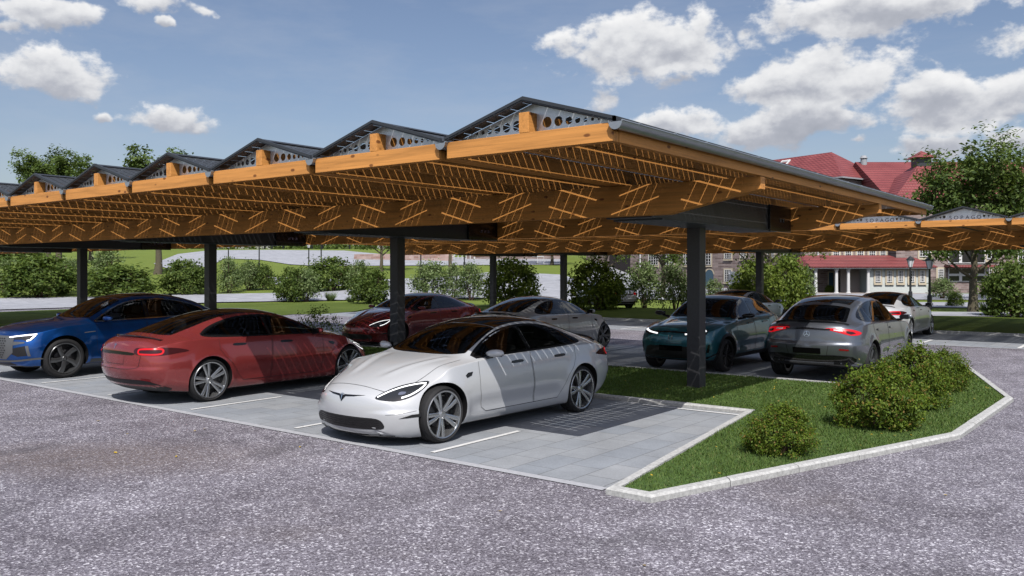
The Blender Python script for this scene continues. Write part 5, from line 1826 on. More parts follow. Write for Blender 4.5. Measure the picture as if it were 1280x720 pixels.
def saloon(pm, name='parked_car'):
    B = CarBody(SED_ST, 1.48, -1.48, .352, .385, nose_plan=.40, tail_plan=.26, nose_z=.42, nose_b=1.0, tail_z=.72, tail_b=.55, cheek=.035)
    root = empty(name)
    # ---- shell with its shut lines
    seams = MB()
    FD = [(.83, .955), (.835, .60), (.79, .36), (.70, .30), (-.30, .30), (-.285, .60), (-.25, .99)]
    RD = [(-.27, .99), (-.305, .60), (-.32, .30), (-.86, .30), (-.97, .42), (-1.09, .60), (-1.22, .72), (-1.30, .84), (-1.31, 1.02)]
    for pl in (FD, RD):
        B.ribbon(seams, pl, 'side', .005, .0035)
    B.ribbon(seams, [(.70, .30), (-.86, .30)], 'side', .007, .0035)
    hood = [(1.02, .79), (1.35, .775), (1.7, .735), (1.95, .67), (2.06, .58), (2.12, .42), (2.145, .2), (2.15, 0)]
    B.ribbon(seams, smooth_poly(hood, 5, False), 'top', .005, .003)
    B.ribbon(seams, [(-.72, .40), (-.56, .41), (-.36, .44)] , 35, .004, .002)
    tl = [(-.62, .84), (-.60, .70), (-.50, .60), (0, .585)]
    B.ribbon(seams, smooth_poly(tl, 5, False), 'rear', .007, .003)
    bd = MB()
    o = link('body', B.mesh, root)
    so_ = seams.build('shut_lines', M['black']); bm = bmesh.new(); bm.from_mesh(B.mesh); n0 = len(bm.faces)
    bm.from_mesh(so_.data); bm.faces.ensure_lookup_table()
    for f in bm.faces[n0:]: f.material_index = 1; f.smooth = True
    bm.to_mesh(B.mesh); bm.free(); sd = so_.data; bpy.data.objects.remove(so_)
    o.material_slots[0].link = 'OBJECT'; o.material_slots[0].material = pm
    for pl, hx in ((FD, .03), (RD, -.93)):
        for s in (1, -1):
            m = MB(); B.patch(m, [(p[0] * 1.0, p[1]) for p in pl], 'side', .0022, .05, both=False)
            if s < 0: m.v = [(v[0], -v[1], v[2]) for v in m.v]; m.f = [f[::-1] for f in m.f]
            d = sub(m, 'door', [M['paint_white']], root, 60)
            d.material_slots[0].link = 'OBJECT'; d.material_slots[0].material = pm
            m = MB(); hz = .895 if hx > -.5 else .905
            B.patch(m, smooth_poly([(hx - .11, hz - .016), (hx + .11, hz - .02), (hx + .115, hz + .012), (hx - .10, hz + .018)], 3), 'side', .007, .03, both=False)
            if s < 0: m.v = [(v[0], -v[1], v[2]) for v in m.v]; m.f = [f[::-1] for f in m.f]
            sub(m, 'handle', [M['gloss_black']], d)
    # ---- glass
    GT = []; GS = []
    ws = smooth_poly([(1.0, 0), (.985, .30), (.925, .55), (.84, .70)], 5, False) + smooth_poly([(.84, .70), (.45, .645), (.12, .585)], 4, False)[1:] + [(.13, .3), (.14, 0)]
    full = ws + [(x, -y) for x, y in ws[::-1][1:-1]]
    GT.append(full); m = MB(); B.patch(m, full, 'top', .0055, .06, both=False); g = sub(m, 'windscreen', [M['clear']], root, 60); sub(B.frame_of(full, 'top', .05), 'black_border', [M['gloss_black']], g, 60)
    rf = [(.12, 0), (.11, .3), (.10, .578), (-.3, .552), (-.65, .545), (-.92, .54), (-.93, .3), (-.93, 0)]
    m = MB(); B.patch(m, rf + [(x, -y) for x, y in rf[::-1][1:-1]], 'top', .004, .06, both=False); sub(m, 'glass_roof', [M['glass']], root, 60)
    rw = [(-.95, 0), (-.945, .3), (-.935, .535)] + smooth_poly([(-.935, .535), (-1.3, .545), (-1.7, .575), (-1.98, .60)], 4, False)[1:] + smooth_poly([(-1.98, .60), (-2.09, .45), (-2.13, .2), (-2.135, 0)], 4, False)[1:]
    rwf = rw + [(x, -y) for x, y in rw[::-1][1:-1]]; GT.append(rwf)
    m = MB(); B.patch(m, rwf, 'top', .0055, .06, both=False); g = sub(m, 'rear_window', [M['clear']], root, 60); sub(B.frame_of(rwf, 'top', .07), 'black_border', [M['gloss_black']], g, 60)
    dlo = smooth_poly([(.86, 1.0), (.66, 1.105), (.42, 1.215), (.15, 1.305), (-.15, 1.355), (-.5, 1.37), (-.85, 1.343), (-1.15, 1.275), (-1.4, 1.185), (-1.585, 1.085)], 4, False)
    bot = smooth_poly([(-1.585, 1.085), (-1.50, 1.055), (-1.2, 1.035), (-.7, 1.018), (0, 1.005), (.5, .995), (.86, .985)], 4, False)
    outline = dlo + bot[1:-1]
    def shrink(poly, d):
        return inset(poly, d)
    for s in (1, -1):
        trim = B.frame_of(outline, 'side', .045)
        B.patch(trim, [(-.25, 1.015), (-.32, 1.015), (-.32, 1.36), (-.25, 1.355)], 'side', .003, .06, both=False)
        if s < 0: trim.v = [(v[0], -v[1], v[2]) for v in trim.v]; trim.f = [f[::-1] for f in trim.f]
        sub(trim, 'window_trim', [M['gloss_black']], root, 60)
    inn = shrink(outline, .022)
    front = clip_x(inn, -.255, 1); rear = clip_x(inn, -.315, -1)
    for part in (front, rear):
        for s in (1, -1):
            m = MB(); B.patch(m, part, 'side', .0055, .06, both=False)
            if s < 0: m.v = [(v[0], -v[1], v[2]) for v in m.v]; m.f = [f[::-1] for f in m.f]
            sub(m, 'side_window', [M['clear']], root, 60)
        GS.append(part)
    B.open_glass(GT, GS)
    cabin(root, 0.0)
    # ---- front
    for s in (1, -1):
        def flip(mb):
            if s < 0: mb.v = [(v[0], -v[1], v[2]) for v in mb.v]; mb.f = [f[::-1] for f in mb.f]
            return mb
        HL = smooth_poly([(-1.11, .590), (-.97, .560), (-.82, .560), (-.67, .602), (-.555, .668), (-.465, .765), (-.62, .758), (-.80, .728), (-.98, .668)], 4)
        m = MB(); B.patch(m, HL, 42, .004, .035, both=False); h = sub(flip(m), 'headlight', [M['lens_dark']], root, 50)
        m = MB(); B.ribbon(m, smooth_poly([(-1.08, .600), (-.95, .657), (-.79, .707), (-.62, .738), (-.50, .748)], 4, False), 42, .012, .007, both=False)
        B.ribbon(m, smooth_poly([(-.505, .738), (-.57, .684), (-.68, .626), (-.79, .592)], 4, False), 42, .016, .007, both=False)
        sub(flip(m), 'light_strip', [M['drl']], h)
        m = MB(); B.patch(m, smooth_poly([(-.83, .625), (-.76, .63), (-.74, .655), (-.81, .655)], 3), 42, .008, .02, both=False); sub(flip(m), 'projector', [M['chrome']], h)
        m = MB(); B.patch(m, [(-.82, .355), (-.54, .37), (-.52, .395), (-.55, .405), (-.66, .40)], 42, .004, .03, both=False); sub(flip(m), 'air_vent', [M['black']], root)
        m = MB(); B.patch(m, [(1.075, .765), (.985, .79), (.955, .835), (1.05, .83), (1.10, .80)], 'side', .004, .03, both=False); sub(flip(m), 'side_repeater', [M['gloss_black']], root)
    m = MB(); B.patch(m, smooth_poly([(-.58, .225), (-.30, .21), (0, .207), (.30, .21), (.58, .222), (.62, .285), (.54, .345), (.3, .356), (0, .358), (-.3, .356), (-.54, .345), (-.62, .285)], 3), 'front', .004, .05, both=False)
    gr = sub(m, 'grille', [M['black']], root)
    m = MB()
    for z in (.245, .272, .299, .326):
        B.ribbon(m, [(-.56, z), (.56, z)], 'front', .006, .009, both=False)
    sub(m, 'slats', [M['gloss_black']], gr)
    m = MB(); B.patch(m, [(-.36, .618), (-.2, .598), (-.06, .587), (0, .522), (.06, .587), (.2, .598), (.36, .618), (.2, .614), (0, .608), (-.2, .614)], 'front', .004, .03, both=False)
    sub(m, 'nose_slit', [M['gloss_black']], root)
    def pf(u, v):
        p, n = B.cast(Vector((6, u, .575 + v)), Vector((-1, 0, 0))); return p + n * .012
    flat_t(root, pf, .085)
    m = MB(); B.ribbon(m, smooth_poly([(-.70, .145), (-.4, .132), (0, .128), (.4, .132), (.70, .145)], 4, False), 'front', .012, .010, both=False); sub(m, 'lip', [M['gloss_black']], root)
    # ---- rear
    for s in (1, -1):
        def flip(mb):
            if s < 0: mb.v = [(v[0], -v[1], v[2]) for v in mb.v]; mb.f = [f[::-1] for f in mb.f]
            return mb
        # azimuth 140: u = -(x sin + ... ) grows from the flank towards the middle
        TLp = smooth_poly([(1.02, .905), (1.13, .945), (1.30, .955), (1.50, .945), (1.60, .93), (1.585, .85), (1.42, .845), (1.22, .862)], 4)
        TLp = [(u, z - .02) for u, z in TLp]
        TLp = smooth_poly([(.47, .86), (.60, .905), (.80, .925), (1.05, .925), (1.22, .915), (1.22, .825), (1.0, .805), (.80, .805), (.62, .83)], 4)
        m = MB(); B.patch(m, TLp, 140, .004, .04, both=False); t = sub(flip(m), 'taillight', [M['tail_dark']], root, 50)
        m = MB(); ring = smooth_poly([(.98, .905), (.84, .905), (.795, .885), (.80, .84), (.86, .823), (1.0, .823), (1.14, .83), (1.165, .865), (1.14, .90)], 4)
        B.ribbon(m, ring + [ring[0]], 140, .026, .007, both=False); sub(flip(m), 'light_strip', [M['tail_red']], t)
        m = MB(); B.patch(m, [(.13, .40), (.30, .42), (.30, .445), (.13, .435)], 160, .006, .03, both=False); sub(flip(m), 'reflector', [M['reflector']], root)
    m = MB(); B.patch(m, smooth_poly([(-.84, .27), (-.72, .39), (-.45, .42), (0, .41), (.45, .42), (.72, .39), (.84, .27), (.7, .235), (.3, .225), (0, .22), (-.3, .225), (-.7, .235)], 3), 'rear', .004, .05, both=False); sub(m, 'diffuser', [M['black']], root)
    m = MB(); B.patch(m, smooth_poly([(-.46, .81), (0, .815), (.46, .81), (.46, .85), (0, .862), (-.46, .85)], 3), 'rear', .005, .04, both=False); sub(m, 'trunk_trim', [M['gloss_black']], root)
    m = MB(); B.ribbon(m, [(-.30, .79), (-.26, .66), (.26, .66), (.30, .79)], 'rear', .006, .003, both=False); sub(m, 'plate_recess', [M['black']], root)
    sp = MB(); n = 21; vs = []
    for i in range(n):
        y = -.68 + 1.36 * i / (n - 1)
        p, nn = B.cast(Vector((-2.36 + .20 * (abs(y) / .68) ** 2.4, y, 4)), Vector((0, 0, -1)))
        e = 1 - .65 * (abs(y) / .68) ** 3
        vs += [p + Vector((.05, 0, .002)), p + Vector((-.035, 0, .028 * e + .004)), p + Vector((-.045, 0, .018 * e)), p + Vector((-.03, 0, -.004))]
    sp.add(vs, [(4 * i + k, 4 * i + (k + 1) % 4, 4 * i + 4 + (k + 1) % 4, 4 * i + 4 + k) for i in range(n - 1) for k in range(4)])
    sub(sp, 'spoiler', [M['gloss_black']], root)
    def pr_(u, v):
        p, n = B.cast(Vector((-6, u, .925 + v)), Vector((1, 0, 0))); return p + n * .008
    flat_t(root, pr_, .085)
    mirror_part(root, .66, .93, 1.045, M['paint_white'])
    wm = wheel_meshes('double', .352, .255, .298)
    add_wheels(root, (1.48, -1.48), .965, .352, .255, wm, 'rim_silver')
    return root, B

def repaint(root, pm, also=()):
    for c in root.children:
        if c.name.split('.')[0] in ('body', 'door', 'mirror', 'tailgate') + tuple(also):
            c.material_slots[0].link = 'OBJECT'; c.material_slots[0].material = pm

def restyle(root, part, mat, deep=None):
    for c in root.children:
        if c.name.split('.')[0] == part:
            if deep:
                for k in c.children:
                    if k.name.split('.')[0] == deep:
                        k.material_slots[0].link = 'OBJECT'; k.material_slots[0].material = M[mat]
            else:
                c.material_slots[0].link = 'OBJECT'; c.material_slots[0].material = M[mat]

def place(root, x, y, heading, label, cat='car', group='cars parked under the carports', name=None):
    root.location = (x, y, .004); root.rotation_euler = (0, 0, R(heading))
    tag(root, label, cat, group)
    return root

SAL, SB = saloon(M['paint_white'])
place(SAL, -7.97, 9.33, -92.2, 'white fastback car parked nose out, nearest to the viewer')
repaint(SAL, M['paint_white'])

def saloon_copy(paint, x, y, hd, label, rim=None, **kw):
    c = copy_tree(SAL)
    repaint(c, M[paint])
    if rim:
        restyle(c, 'wheel', rim, 'rim')
    place(c, x, y, hd, label, **kw)
    return c
saloon_copy('paint_red', -13.27, 9.45, 89.5, 'red fastback car parked tail out between the blue car and the white car')
saloon_copy('paint_darkred', -18.2, 18.6, -90, 'dark red fastback car facing the viewer, partly behind the third post', rim='rim_grey')
saloon_copy('paint_white', -7.17, 29.6, 90, 'white fastback car under the farther carport, tail towards the viewer')
saloon_copy('paint_ice', -12.2, 29.7, 90, 'pale blue car under the farther carport, mostly hidden behind the teal car', rim='rim_grey')

# ---- grey saloon with black roof
def grey_saloon():
    c = copy_tree(SAL)
    repaint(c, M['paint_grey'])
    restyle(c, 'wheel', 'rim_grey', 'rim')
    m = MB()
    SB.ribbon(m, [(-.74, .86), (0, .875), (.74, .86)], 'rear', .03, .012, both=False)
    sub(m, 'light_bar', [M['tail_red']], c)
    m = MB(); SB.patch(m, [(.1, -.60), (-.95, -.565), (-.95, .565), (.1, .60)], 'top', .0065, .06, both=False); sub(m, 'roof_panel', [M['gloss_black']], c)
    return place(c, -13.3, 18.75, 90, 'pale grey saloon with black roof and full-width tail light, behind the white car')
grey_saloon()
saloon_copy('paint_white', -26.0, 42.5, 150, 'white car mostly hidden behind the pale bush left of the near post', group='cars parked beyond the lane')

# ---- tall coupe-backed car
SUV_ST = [
    # x     zb   wl   w    zw   ws   zs   wr   zr    zt
    (2.42, .34, .66, .78, .60, .68, .84, .48, .895, .92),
    (2.38, .27, .74, .87, .62, .76, .88, .54, .945, .965),
    (2.26, .25, .80, .93, .63, .84, .915, .60, .985, 1.01),
    (2.0, .24, .86, .96, .64, .885, .965, .64, 1.035, 1.055),
    (1.7, .24, .88, .975, .65, .91, 1.0, .66, 1.065, 1.085),
    (1.46, .24, .885, .975, .66, .915, 1.02, .67, 1.085, 1.105),
    (1.15, .24, .88, .97, .66, .915, 1.04, .69, 1.11, 1.13),
    (.95, .24, .88, .97, .66, .915, 1.052, .70, 1.15, 1.175),
    (.70, .24, .88, .968, .66, .912, 1.062, .695, 1.275, 1.31),
    (.40, .24, .88, .968, .66, .91, 1.07, .675, 1.43, 1.475),
    (.10, .24, .88, .968, .66, .91, 1.078, .655, 1.53, 1.58),
    (-.25, .24, .88, .968, .66, .91, 1.085, .645, 1.575, 1.632),
    (-.6, .24, .88, .968, .66, .91, 1.092, .64, 1.575, 1.64),
    (-1.0, .24, .88, .972, .66, .912, 1.10, .63, 1.54, 1.61),
    (-1.4, .245, .88, .975, .67, .915, 1.11, .61, 1.465, 1.535),
    (-1.75, .25, .875, .97, .69, .905, 1.115, .60, 1.36, 1.43),
    (-2.05, .27, .85, .955, .72, .88, 1.105, .60, 1.245, 1.305),
    (-2.3, .30, .81, .93, .74, .84, 1.075, .60, 1.165, 1.195),
    (-2.44, .33, .76, .88, .74, .79, 1.03, .58, 1.12, 1.145),
    (-2.5, .39, .68, .80, .72, .70, .96, .50, 1.03, 1.05),
]

def suv(st, pm, ax, wr, well, kind, length_fix=1.0):
    B = CarBody(st, ax[0], ax[1], wr, well, nose_plan=.30, tail_plan=.24, nose_z=.62, nose_b=.7, tail_z=.75, tail_b=.5, flare=.022, sculpt=.026, sculpt_z=.5, step_z=.76, hood=(ax[0] - .45, ax[0] + .60, .62, .46))
    root = empty('parked_car')
    o = link('body', B.mesh, root)
    o.material_slots[0].link = 'OBJECT'; o.material_slots[0].material = pm
    k = 1.0 if kind != 'compact' else .9
    X = lambda v: v * k
    H = lambda z: z
    sm = MB()
    FD = [(X(.82), 1.05), (X(.84), .7), (X(.80), .46), (X(.70), .385), (X(-.30), .385), (X(-.28), .7), (X(-.24), 1.07)]
    RD = [(X(-.26), 1.07), (X(-.30), .7), (X(-.32), .385), (X(-.84), .385), (X(-.93), .5), (X(-1.05), .70), (X(-1.18), .83), (X(-1.28), .93), (X(-1.30), 1.10)]
    for pl in (FD, RD):
        B.ribbon(sm, pl, 'side', .005, .0035)
    B.ribbon(sm, smooth_poly([(X(1.02), .80), (X(1.5), .77), (X(1.95), .70), (X(2.12), .58), (X(2.17), .3), (X(2.18), 0)], 5, False), 'top', .008, .003)
    so_ = sm.build('shut_lines', M['black']); bm = bmesh.new(); bm.from_mesh(B.mesh); n0 = len(bm.faces)
    bm.from_mesh(so_.data); bm.faces.ensure_lookup_table()
    for f in bm.faces[n0:]: f.material_index = 1; f.smooth = True
    bm.to_mesh(B.mesh); bm.free(); bpy.data.objects.remove(so_)
    def both(nm, mat, parent, fn, smo=50):
        out = []
        for s in (1, -1):
            m = MB(); fn(m)
            if s < 0: m.v = [(v[0], -v[1], v[2]) for v in m.v]; m.f = [f[::-1] for f in m.f]
            out.append(sub(m, nm, [M[mat] if isinstance(mat, str) else mat], parent[s > 0] if isinstance(parent, list) else parent, smo))
        return out[::-1]          # index 1 = left (+y)
    for pl, hx in ((FD, X(.0)), (RD, X(-.95))):
        ds = both('door', pm, root, lambda m: B.patch(m, pl, 'side', .0022, .05, both=False), 60)
        both('handle', pm if kind != 'compact' else 'gloss_black', ds, lambda m: B.patch(m, smooth_poly([(hx - .12, .965), (hx + .12, .96), (hx + .12, .99), (hx - .12, .995)], 3), 'side', .022, .03, both=False))
    # glass
    GT = []; GS = []
    ws = smooth_poly([(X(1.0), 0), (X(.985), .30), (X(.93), .55), (X(.86), .70)], 5, False) + smooth_poly([(X(.86), .70), (X(.5), .665), (X(.2), .625)], 4, False)[1:] + [(X(.21), .3), (X(.22), 0)]
    wf = ws + [(x, -y) for x, y in ws[::-1][1:-1]]; GT.append(wf)
    m = MB(); B.patch(m, wf, 'top', .0055, .06, both=False); g = sub(m, 'windscreen', [M['clear']], root, 60); sub(B.frame_of(wf, 'top', .07), 'black_border', [M['gloss_black']], g, 60)
    rf = [(X(.16), 0), (X(.15), .55), (X(-.5), .53), (X(-1.15), .52), (X(-1.45), .52), (X(-1.46), 0)]
    m = MB(); B.patch(m, rf + [(x, -y) for x, y in rf[::-1][1:-1]], 'top', .004, .06, both=False); sub(m, 'glass_roof', [M['glass']], root, 60)
    if kind == 'compact':
        rw = [(X(-1.62), 0), (X(-1.62), .53), (X(-2.0), .58), (X(-2.1), 0)]
    else:
        rw = [(X(-1.60), 0), (X(-1.59), .3), (X(-1.58), .57)] + smooth_poly([(X(-1.58), .57), (X(-1.85), .60), (X(-2.08), .63)], 4, False)[1:] + smooth_poly([(X(-2.08), .63), (X(-2.17), .45), (X(-2.2), .2), (X(-2.205), 0)], 4, False)[1:]
    wf = rw + [(x, -y) for x, y in rw[::-1][1:-1]]; GT.append(wf)
    m = MB(); B.patch(m, wf, 'top', .0055, .06, both=False); g = sub(m, 'rear_window', [M['clear']], root, 60); sub(B.frame_of(wf, 'top', .07), 'black_border', [M['gloss_black']], g, 60)
    top = smooth_poly([(X(.86), 1.10), (X(.62), 1.24), (X(.38), 1.375), (X(.1), 1.475), (X(-.25), 1.525), (X(-.65), 1.53), (X(-1.0), 1.495), (X(-1.35), 1.415), (X(-1.6), 1.32), (X(-1.74), 1.235)], 4, False)
    bot = smooth_poly([(X(-1.74), 1.235), (X(-1.68), 1.175), (X(-1.4), 1.145), (X(-.7), 1.12), (0, 1.105), (X(.5), 1.092), (X(.86), 1.082)], 4, False)
    outl = top + bot[1:-1]
    both('window_trim', 'chrome' if kind == 'blue' else 'gloss_black', root, lambda m: (B.ribbon(m, inset(outl, .012) + [inset(outl, .012)[0]], 'side', .026, .004, both=False)), 60)
    def pillars(m):
        q = inset(outl, .03); B.ribbon(m, q + [q[0]], 'side', .055, .003, both=False)
        for a, b, z in ((X(-.25), X(-.32), 1.52), (X(-1.20), X(-1.28), 1.45)):
            B.patch(m, [(a, 1.13), (b, 1.13), (b, z), (a, z)], 'side', .003, .06, both=False)
    both('window_pillar', 'gloss_black', root, pillars, 60)
    inn = inset(outl, .02)
    for part in (clip_x(inn, X(-.255), 1), clip_x(clip_x(inn, X(-.315), -1), X(-1.205), 1), clip_x(inn, X(-1.27), -1)):
        both('side_window', 'clear', root, lambda m: B.patch(m, part, 'side', .0055, .06, both=False), 60)
        GS.append(part)
    B.open_glass(GT, GS)
    cabin(root, .10, k)
    # sill cladding
    cl = 'black' if kind == 'compact' else ('grey_trim' if kind == 'blue' else 'gloss_black')
    both('sill', cl, root, lambda m: B.patch(m, [(ax[0] - well - .01, .27), (ax[1] + well + .01, .27), (ax[1] + well + .03, .345), (ax[0] - well - .03, .345)], 'side', .006, .06, both=False))
    if kind in ('compact', 'blue'):
        for a in ax:
            def arch(m):
                pts = [(a + (well + .03) * math.cos(t), wr + .012 + (well + .03) * math.sin(t)) for t in np.linspace(-.25, math.pi + .25, 40)]
                B.ribbon(m, pts, 'side', .058, .008, both=False)
            both('arch_trim', 'black' if kind == 'compact' else pm, root, arch)
    if kind == 'blue':
        # front: framed grille, slim lamps, side intakes
        fr = [(-.50, .80), (-.40, .845), (.40, .845), (.50, .80), (.50, .56), (.36, .44), (-.36, .44), (-.50, .56)]
        m = MB(); B.patch(m, [(u * 1.22, .645 + (z - .645) * 1.13) for u, z in fr], 'front', .006, .05, both=False); g = sub(m, 'grille', [M['grey_trim']], root)
        m = MB()
        for i in range(9):
            z = .455 + i * .045; hw = .48 if z > .55 else .36 + (z - .44) * 1.1
            for j in range(-7, 8):
                u = (j + (i % 2) * .5) * .065
                if abs(u) > hw - .03: continue
                B.patch(m, [(u - .024, z), (u, z - .016), (u + .024, z), (u, z + .016)], 'front', .012, .1, both=False)
        sub(m, 'mesh', [M['black']], g)
        hl = both('headlight', 'lens_dark', root, lambda m: B.patch(m, [(-1.18, .80), (-1.16, .855), (-.72, .905), (-.66, .895), (-.72, .79), (-.82, .765), (-.9, .80)], 42, .005, .04, both=False))
        both('light_strip', 'drl', hl, lambda m: (B.ribbon(m, [(-1.17, .843), (-.95, .868), (-.67, .897)], 42, .022, .009, both=False), B.ribbon(m, [(-.69, .88), (-.76, .79), (-.82, .775)], 42, .03, .009, both=False)))
        both('cheek', 'grey_trim', root, lambda m: B.patch(m, [(-1.22, .77), (-.86, .755), (-.84, .735), (-1.02, .70), (-1.26, .66)], 42, .0045, .04, both=False))
        both('air_intake', 'black', root, lambda m: B.patch(m, [(-1.12, .52), (-1.08, .63), (-.84, .68), (-.80, .49), (-.98, .47)], 42, .005, .04, both=False))
        both('intake_blade', 'grey_trim', root, lambda m: B.patch(m, [(-.83, .68), (-.78, .68), (-.74, .48), (-.79, .48)], 42, .012, .04, both=False))
        m = MB(); B.ribbon(m, smooth_poly([(-.92, .43), (-.6, .385), (0, .375), (.6, .385), (.92, .43)], 5, False), 'front', .035, .012, both=False); sub(m, 'lip', [M['grey_trim']], root)
        m = MB(); B.patch(m, [(-.62, .30), (.62, .30), (.5, .36), (-.5, .36)], 'front', .006, .05, both=False); sub(m, 'lower_grille', [M['black']], root)
        m = MB()
        for c in (-.105, -.035, .035, .105):
            ci = [(c + .042 * math.cos(t), .815 + .042 * math.sin(t)) for t in np.linspace(0, 2 * math.pi, 20)]
            B.ribbon(m, ci, 'front', .010, .018, both=False, step=.02)
        sub(m, 'emblem', [M['chrome']], root)
        both('side_repeater', 'grey_trim', root, lambda m: B.ribbon(m, [(1.08, .885), (.86, .90)], 'side', .014, .006, both=False))
        m = MB(); p, n = B.cast(Vector((-1.3, 0, 4)), Vector((0, 0, -1)))
        m.add([p + Vector((.1, .02, 0)), p + Vector((.1, -.02, 0)), p + Vector((-.06, 0, 0)), p + Vector((-.07, 0, .07))], [(0, 1, 3), (0, 2, 3), (1, 2, 3)]); sub(m, 'aerial', [M['gloss_black']], root)
    if kind == 'compact':
        hl = both('headlight', 'lens_dark', root, lambda m: B.patch(m, [(-1.22, .79), (-1.2, .83), (-.78, .90), (-.70, .90), (-.78, .81), (-.95, .785)], 42, .005, .04, both=False))
        both('light_strip', 'drl', hl, lambda m: (B.ribbon(m, [(-1.19, .812), (-1.0, .838), (-.76, .885)], 42, .03, .009, both=False)))
        m = MB(); B.patch(m, [(-.70, .34), (-.62, .52), (-.5, .56), (.5, .56), (.62, .52), (.70, .34), (.5, .31), (-.5, .31)], 'front', .005, .05, both=False); g = sub(m, 'grille', [M['black']], root)
        m = MB(); B.ribbon(m, smooth_poly([(-.86, .43), (-.7, .33), (-.4, .29), (.4, .29), (.7, .33), (.86, .43)], 5, False), 'front', .02, .012, both=False); sub(m, 'lip', [M['gloss_black']], root)
        m = MB(); B.ribbon(m, [(-.66, .835), (0, .86), (.66, .835)], 'front', .035, .006, both=False); sub(m, 'nose_trim', [M['gloss_black']], root)
        m = MB(); B.ribbon(m, smooth_poly([(-.62, .78), (-.56, .66), (-.42, .62), (.42, .62), (.56, .66), (.62, .78)], 5, False), 'front', .006, .004, both=False); sub(m, 'nose_seam', [M['black']], root)
        m = MB()
        for pl in ([(-.055, .785), (-.03, .785), (-.022, .695), (-.038, .695)], [(.055, .785), (.03, .785), (.022, .695), (.038, .695)], [(-.03, .745), (.03, .745), (.03, .732), (-.03, .732)]):
            B.patch(m, pl, 'front', .014, .05, both=False)
        sub(m, 'emblem', [M['grey_trim']], root)
        m = MB(); B.patch(m, [(-.26, .47), (.26, .47), (.26, .575), (-.26, .575)], 'front', .016, .06, both=False); sub(m, 'number_plate', [M['plate']], root)
        both('fog_trim', 'gloss_black', root, lambda m: B.patch(m, [(-.80, .44), (-.76, .60), (-.72, .62), (-.73, .44)], 42, .006, .04, both=False))
    if kind == 'silver':
        tl = both('taillight', 'tail_red', root, lambda m: B.patch(m, smooth_poly([(u + .40, z) for u, z in [(-.17, .965), (-.02, 1.02), (.20, 1.045), (.46, 1.05), (.48, 1.025), (.32, .985), (.17, .945), (.06, .92), (-.10, .925)]], 4), 150, .005, .03, both=False))
        both('reverse_lamp', 'lamp_glass', tl, lambda m: B.patch(m, [(.60, .992), (.76, 1.012), (.76, 1.03), (.62, 1.022)], 150, .009, .03, both=False))
        both('lens_core', 'tail_dark', tl, lambda m: B.patch(m, [(.36, .955), (.42, .99), (.54, 1.005), (.54, .965), (.46, .94)], 150, .0085, .03, both=False))
        m = MB(); B.ribbon(m, [(-.42, 1.025), (0, 1.04), (.42, 1.025)], 'rear', .026, .006, both=False); sub(m, 'trunk_trim', [M['gloss_black']], root)
        m = MB(); B.patch(m, [(-.26, .565), (.26, .565), (.26, .675), (-.26, .675)], 'rear', .010, .06, both=False); sub(m, 'number_plate', [M['plate']], root)
        m = MB(); B.ribbon(m, [(-.40, .73), (-.36, .54), (.36, .54), (.40, .73)], 'rear', .008, .004, both=False); sub(m, 'plate_recess', [M['black']], root)
        m = MB(); B.patch(m, smooth_poly([(-.84, .48), (-.6, .545), (0, .535), (.6, .545), (.84, .48), (.7, .35), (.3, .32), (-.3, .32), (-.7, .35)], 3), 'rear', .006, .05, both=False); df = sub(m, 'diffuser', [M['gloss_black']], root)
        m = MB()
        for u in (-.66, -.52, .52, .66):
            B.patch(m, [(u - .055, .375), (u + .055, .375), (u + .05, .44), (u - .05, .44)], 'rear', .014, .05, both=False)
        sub(m, 'tailpipe', [M['hole']], root)
        m = MB(); B.ribbon(m, smooth_poly([(-.8, .52), (-.5, .545), (0, .53), (.5, .545), (.8, .52)], 4, False), 'rear', .01, .009, both=False); sub(m, 'bumper_trim', [M['black']], root)
        both('reflector', 'reflector', root, lambda m: B.patch(m, [(.30, .635), (.47, .645), (.47, .675), (.30, .665)], 155, .006, .04, both=False))
        m = MB(); ci = [(.055 * math.cos(t), .93 + .055 * math.sin(t)) for t in np.linspace(0, 2 * math.pi, 24)]
        B.ribbon(m, ci, 'rear', .006, .008, both=False, step=.02)
        for t in (90, 210, 330):
            B.ribbon(m, [(0, .93), (.052 * math.cos(R(t)), .93 + .052 * math.sin(R(t)))], 'rear', .009, .008, both=False)
        sub(m, 'emblem', [M['chrome']], root)
        m = MB()
        for i in range(6):
            u = -.60 + i * .045
            B.patch(m, [(u, 1.062), (u + .03, 1.06), (u + .03, 1.083), (u, 1.085)], 'rear', .006, .04, both=False)
        sub(m, 'badge', [M['reflector']], root)
        sp = MB(); n = 21; vs = []
        for i in range(n):
            y = -.70 + 1.4 * i / (n - 1)
            p, nn = B.cast(Vector((-2.28 + .17 * (abs(y) / .7) ** 2.4, y, 4)), Vector((0, 0, -1)))
            e = 1 - .6 * (abs(y) / .7) ** 3
            vs += [p + Vector((.06, 0, .002)), p + Vector((-.04, 0, .035 * e + .004)), p + Vector((-.05, 0, .022 * e)), p + Vector((-.03, 0, -.004))]
        sp.add(vs, [(4 * i + q, 4 * i + (q + 1) % 4, 4 * i + 4 + (q + 1) % 4, 4 * i + 4 + q) for i in range(n - 1) for q in range(4)])
        sub(sp, 'spoiler', [M['gloss_black']], root)
    elif kind != 'blue':
        both('taillight', 'tail_red', root, lambda m: B.patch(m, [(.25, .93), (.55, .95), (.55, 1.0), (.25, .99)], 150, .005, .03, both=False))
    mirror_part(root, X(.68), .93, 1.155, pm if kind != 'compact' else M['gloss_black'], 1.05)
    st_ = {'blue': 'five', 'compact': 'multi', 'silver': 'twist'}[kind]
    wm = wheel_meshes(st_, wr, .27 if kind != 'compact' else .235, wr * .775)
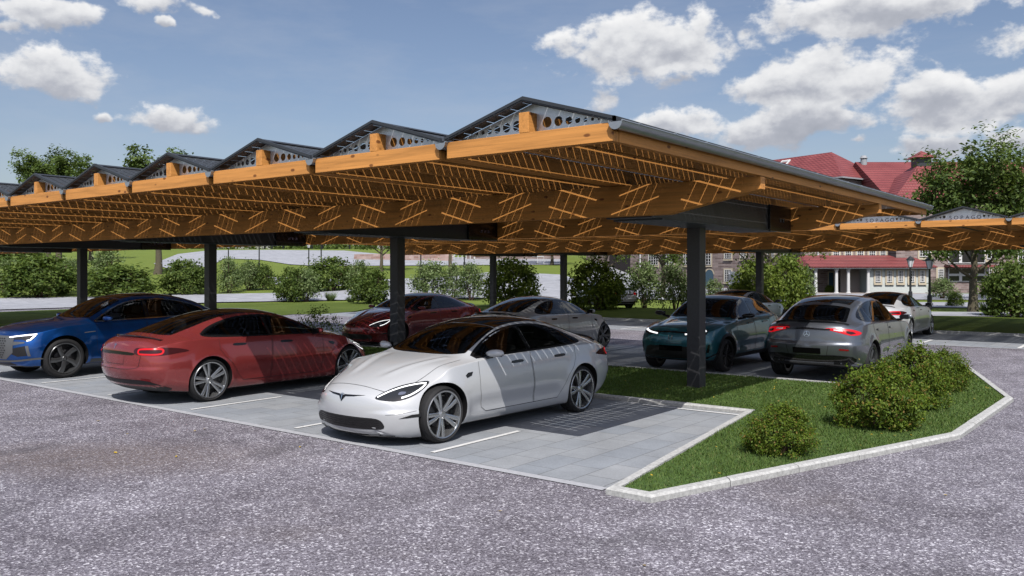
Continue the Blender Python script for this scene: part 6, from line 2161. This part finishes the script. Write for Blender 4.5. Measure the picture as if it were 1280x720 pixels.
    add_wheels(root, ax, .955 if kind != 'compact' else .90, wr, .27 if kind != 'compact' else .235, wm, {'blue': 'rim_grey', 'compact': 'rim_black', 'silver': 'rim_grey'}[kind])
    return root

blue = suv(SUV_ST, M['paint_blue'], (1.46, -1.46), .395, .445, 'blue')
place(blue, -18.27, 9.42, -90.5, 'blue coupe-backed sport utility car parked nose out at the left edge')
SIL_ST = [(s[0] * .97,) + tuple(v for v in s[1:]) for s in SUV_ST]
silver = suv(SIL_ST, M['paint_silver'], (1.43, -1.43), .375, .42, 'silver')
place(silver, -5.42, 18.66, 90.0, 'silver grey coupe-backed sport utility car with its tail to the viewer, half in sun')
TEAL_ST = []
for s in SUV_ST:
    x, zb, wl, w, zw, ws, zs, wr_, zr, zt = s
    if x < -1.2:                                            # fuller tail
        zr += .06 * min(1, (-1.2 - x) / .6); zt += .07 * min(1, (-1.2 - x) / .6)
    TEAL_ST.append((x * .9, zb + .0, wl * .925, w * .935, zw, ws * .925, zs * .975, wr_ * .925, zr * .962, zt * .965))
teal = suv(TEAL_ST, M['paint_teal'], (1.31, -1.31), .35, .395, 'compact')
place(teal, -8.22, 18.28, -90, 'dark teal compact sport utility car, nose to the viewer beside the near post')

def van():
    root = empty('parked_van', wd(*((925 - 640) / F_ * 72, 72)) + (0,), TH + R(75))
    tag(root, 'white van almost hidden by the olive bush beside the far post', 'van', 'cars parked beyond the lane')
    m = MB()
    out = [(-2.5, .35), (2.3, .35), (2.45, .7), (2.4, 1.0), (1.75, 1.25), (1.2, 2.0), (1.0, 2.1), (-2.4, 2.1), (-2.52, 1.9)]
    m.prism(out, 'y', -.92, .92); m.build('body', M['white_paint'], root, bevel=.06)
    m = MB(); m.prism([(.2, 1.25), (1.5, 1.25), (1.1, 1.85), (.2, 1.85)], 'y', -.93, .93); m.build('side_window', M['glass'], root)
    m = MB(); m.add([(1.72, -.8, 1.29), (1.72, .8, 1.29), (1.24, .75, 2.0), (1.24, -.75, 2.0)], [(0, 1, 2, 3)]); m.build('windscreen', M['glass'], root)
    add_wheels(root, (1.5, -1.5), .95, .352, .255, SALW, 'rim_grey')
SALW = [None, None, None]
for c in SAL.children:
    if c.name.split('.')[0] == 'wheel':
        SALW[2] = c.data
        for k in c.children:
            SALW[0 if k.name.startswith('tyre') else 1] = k.data
van()
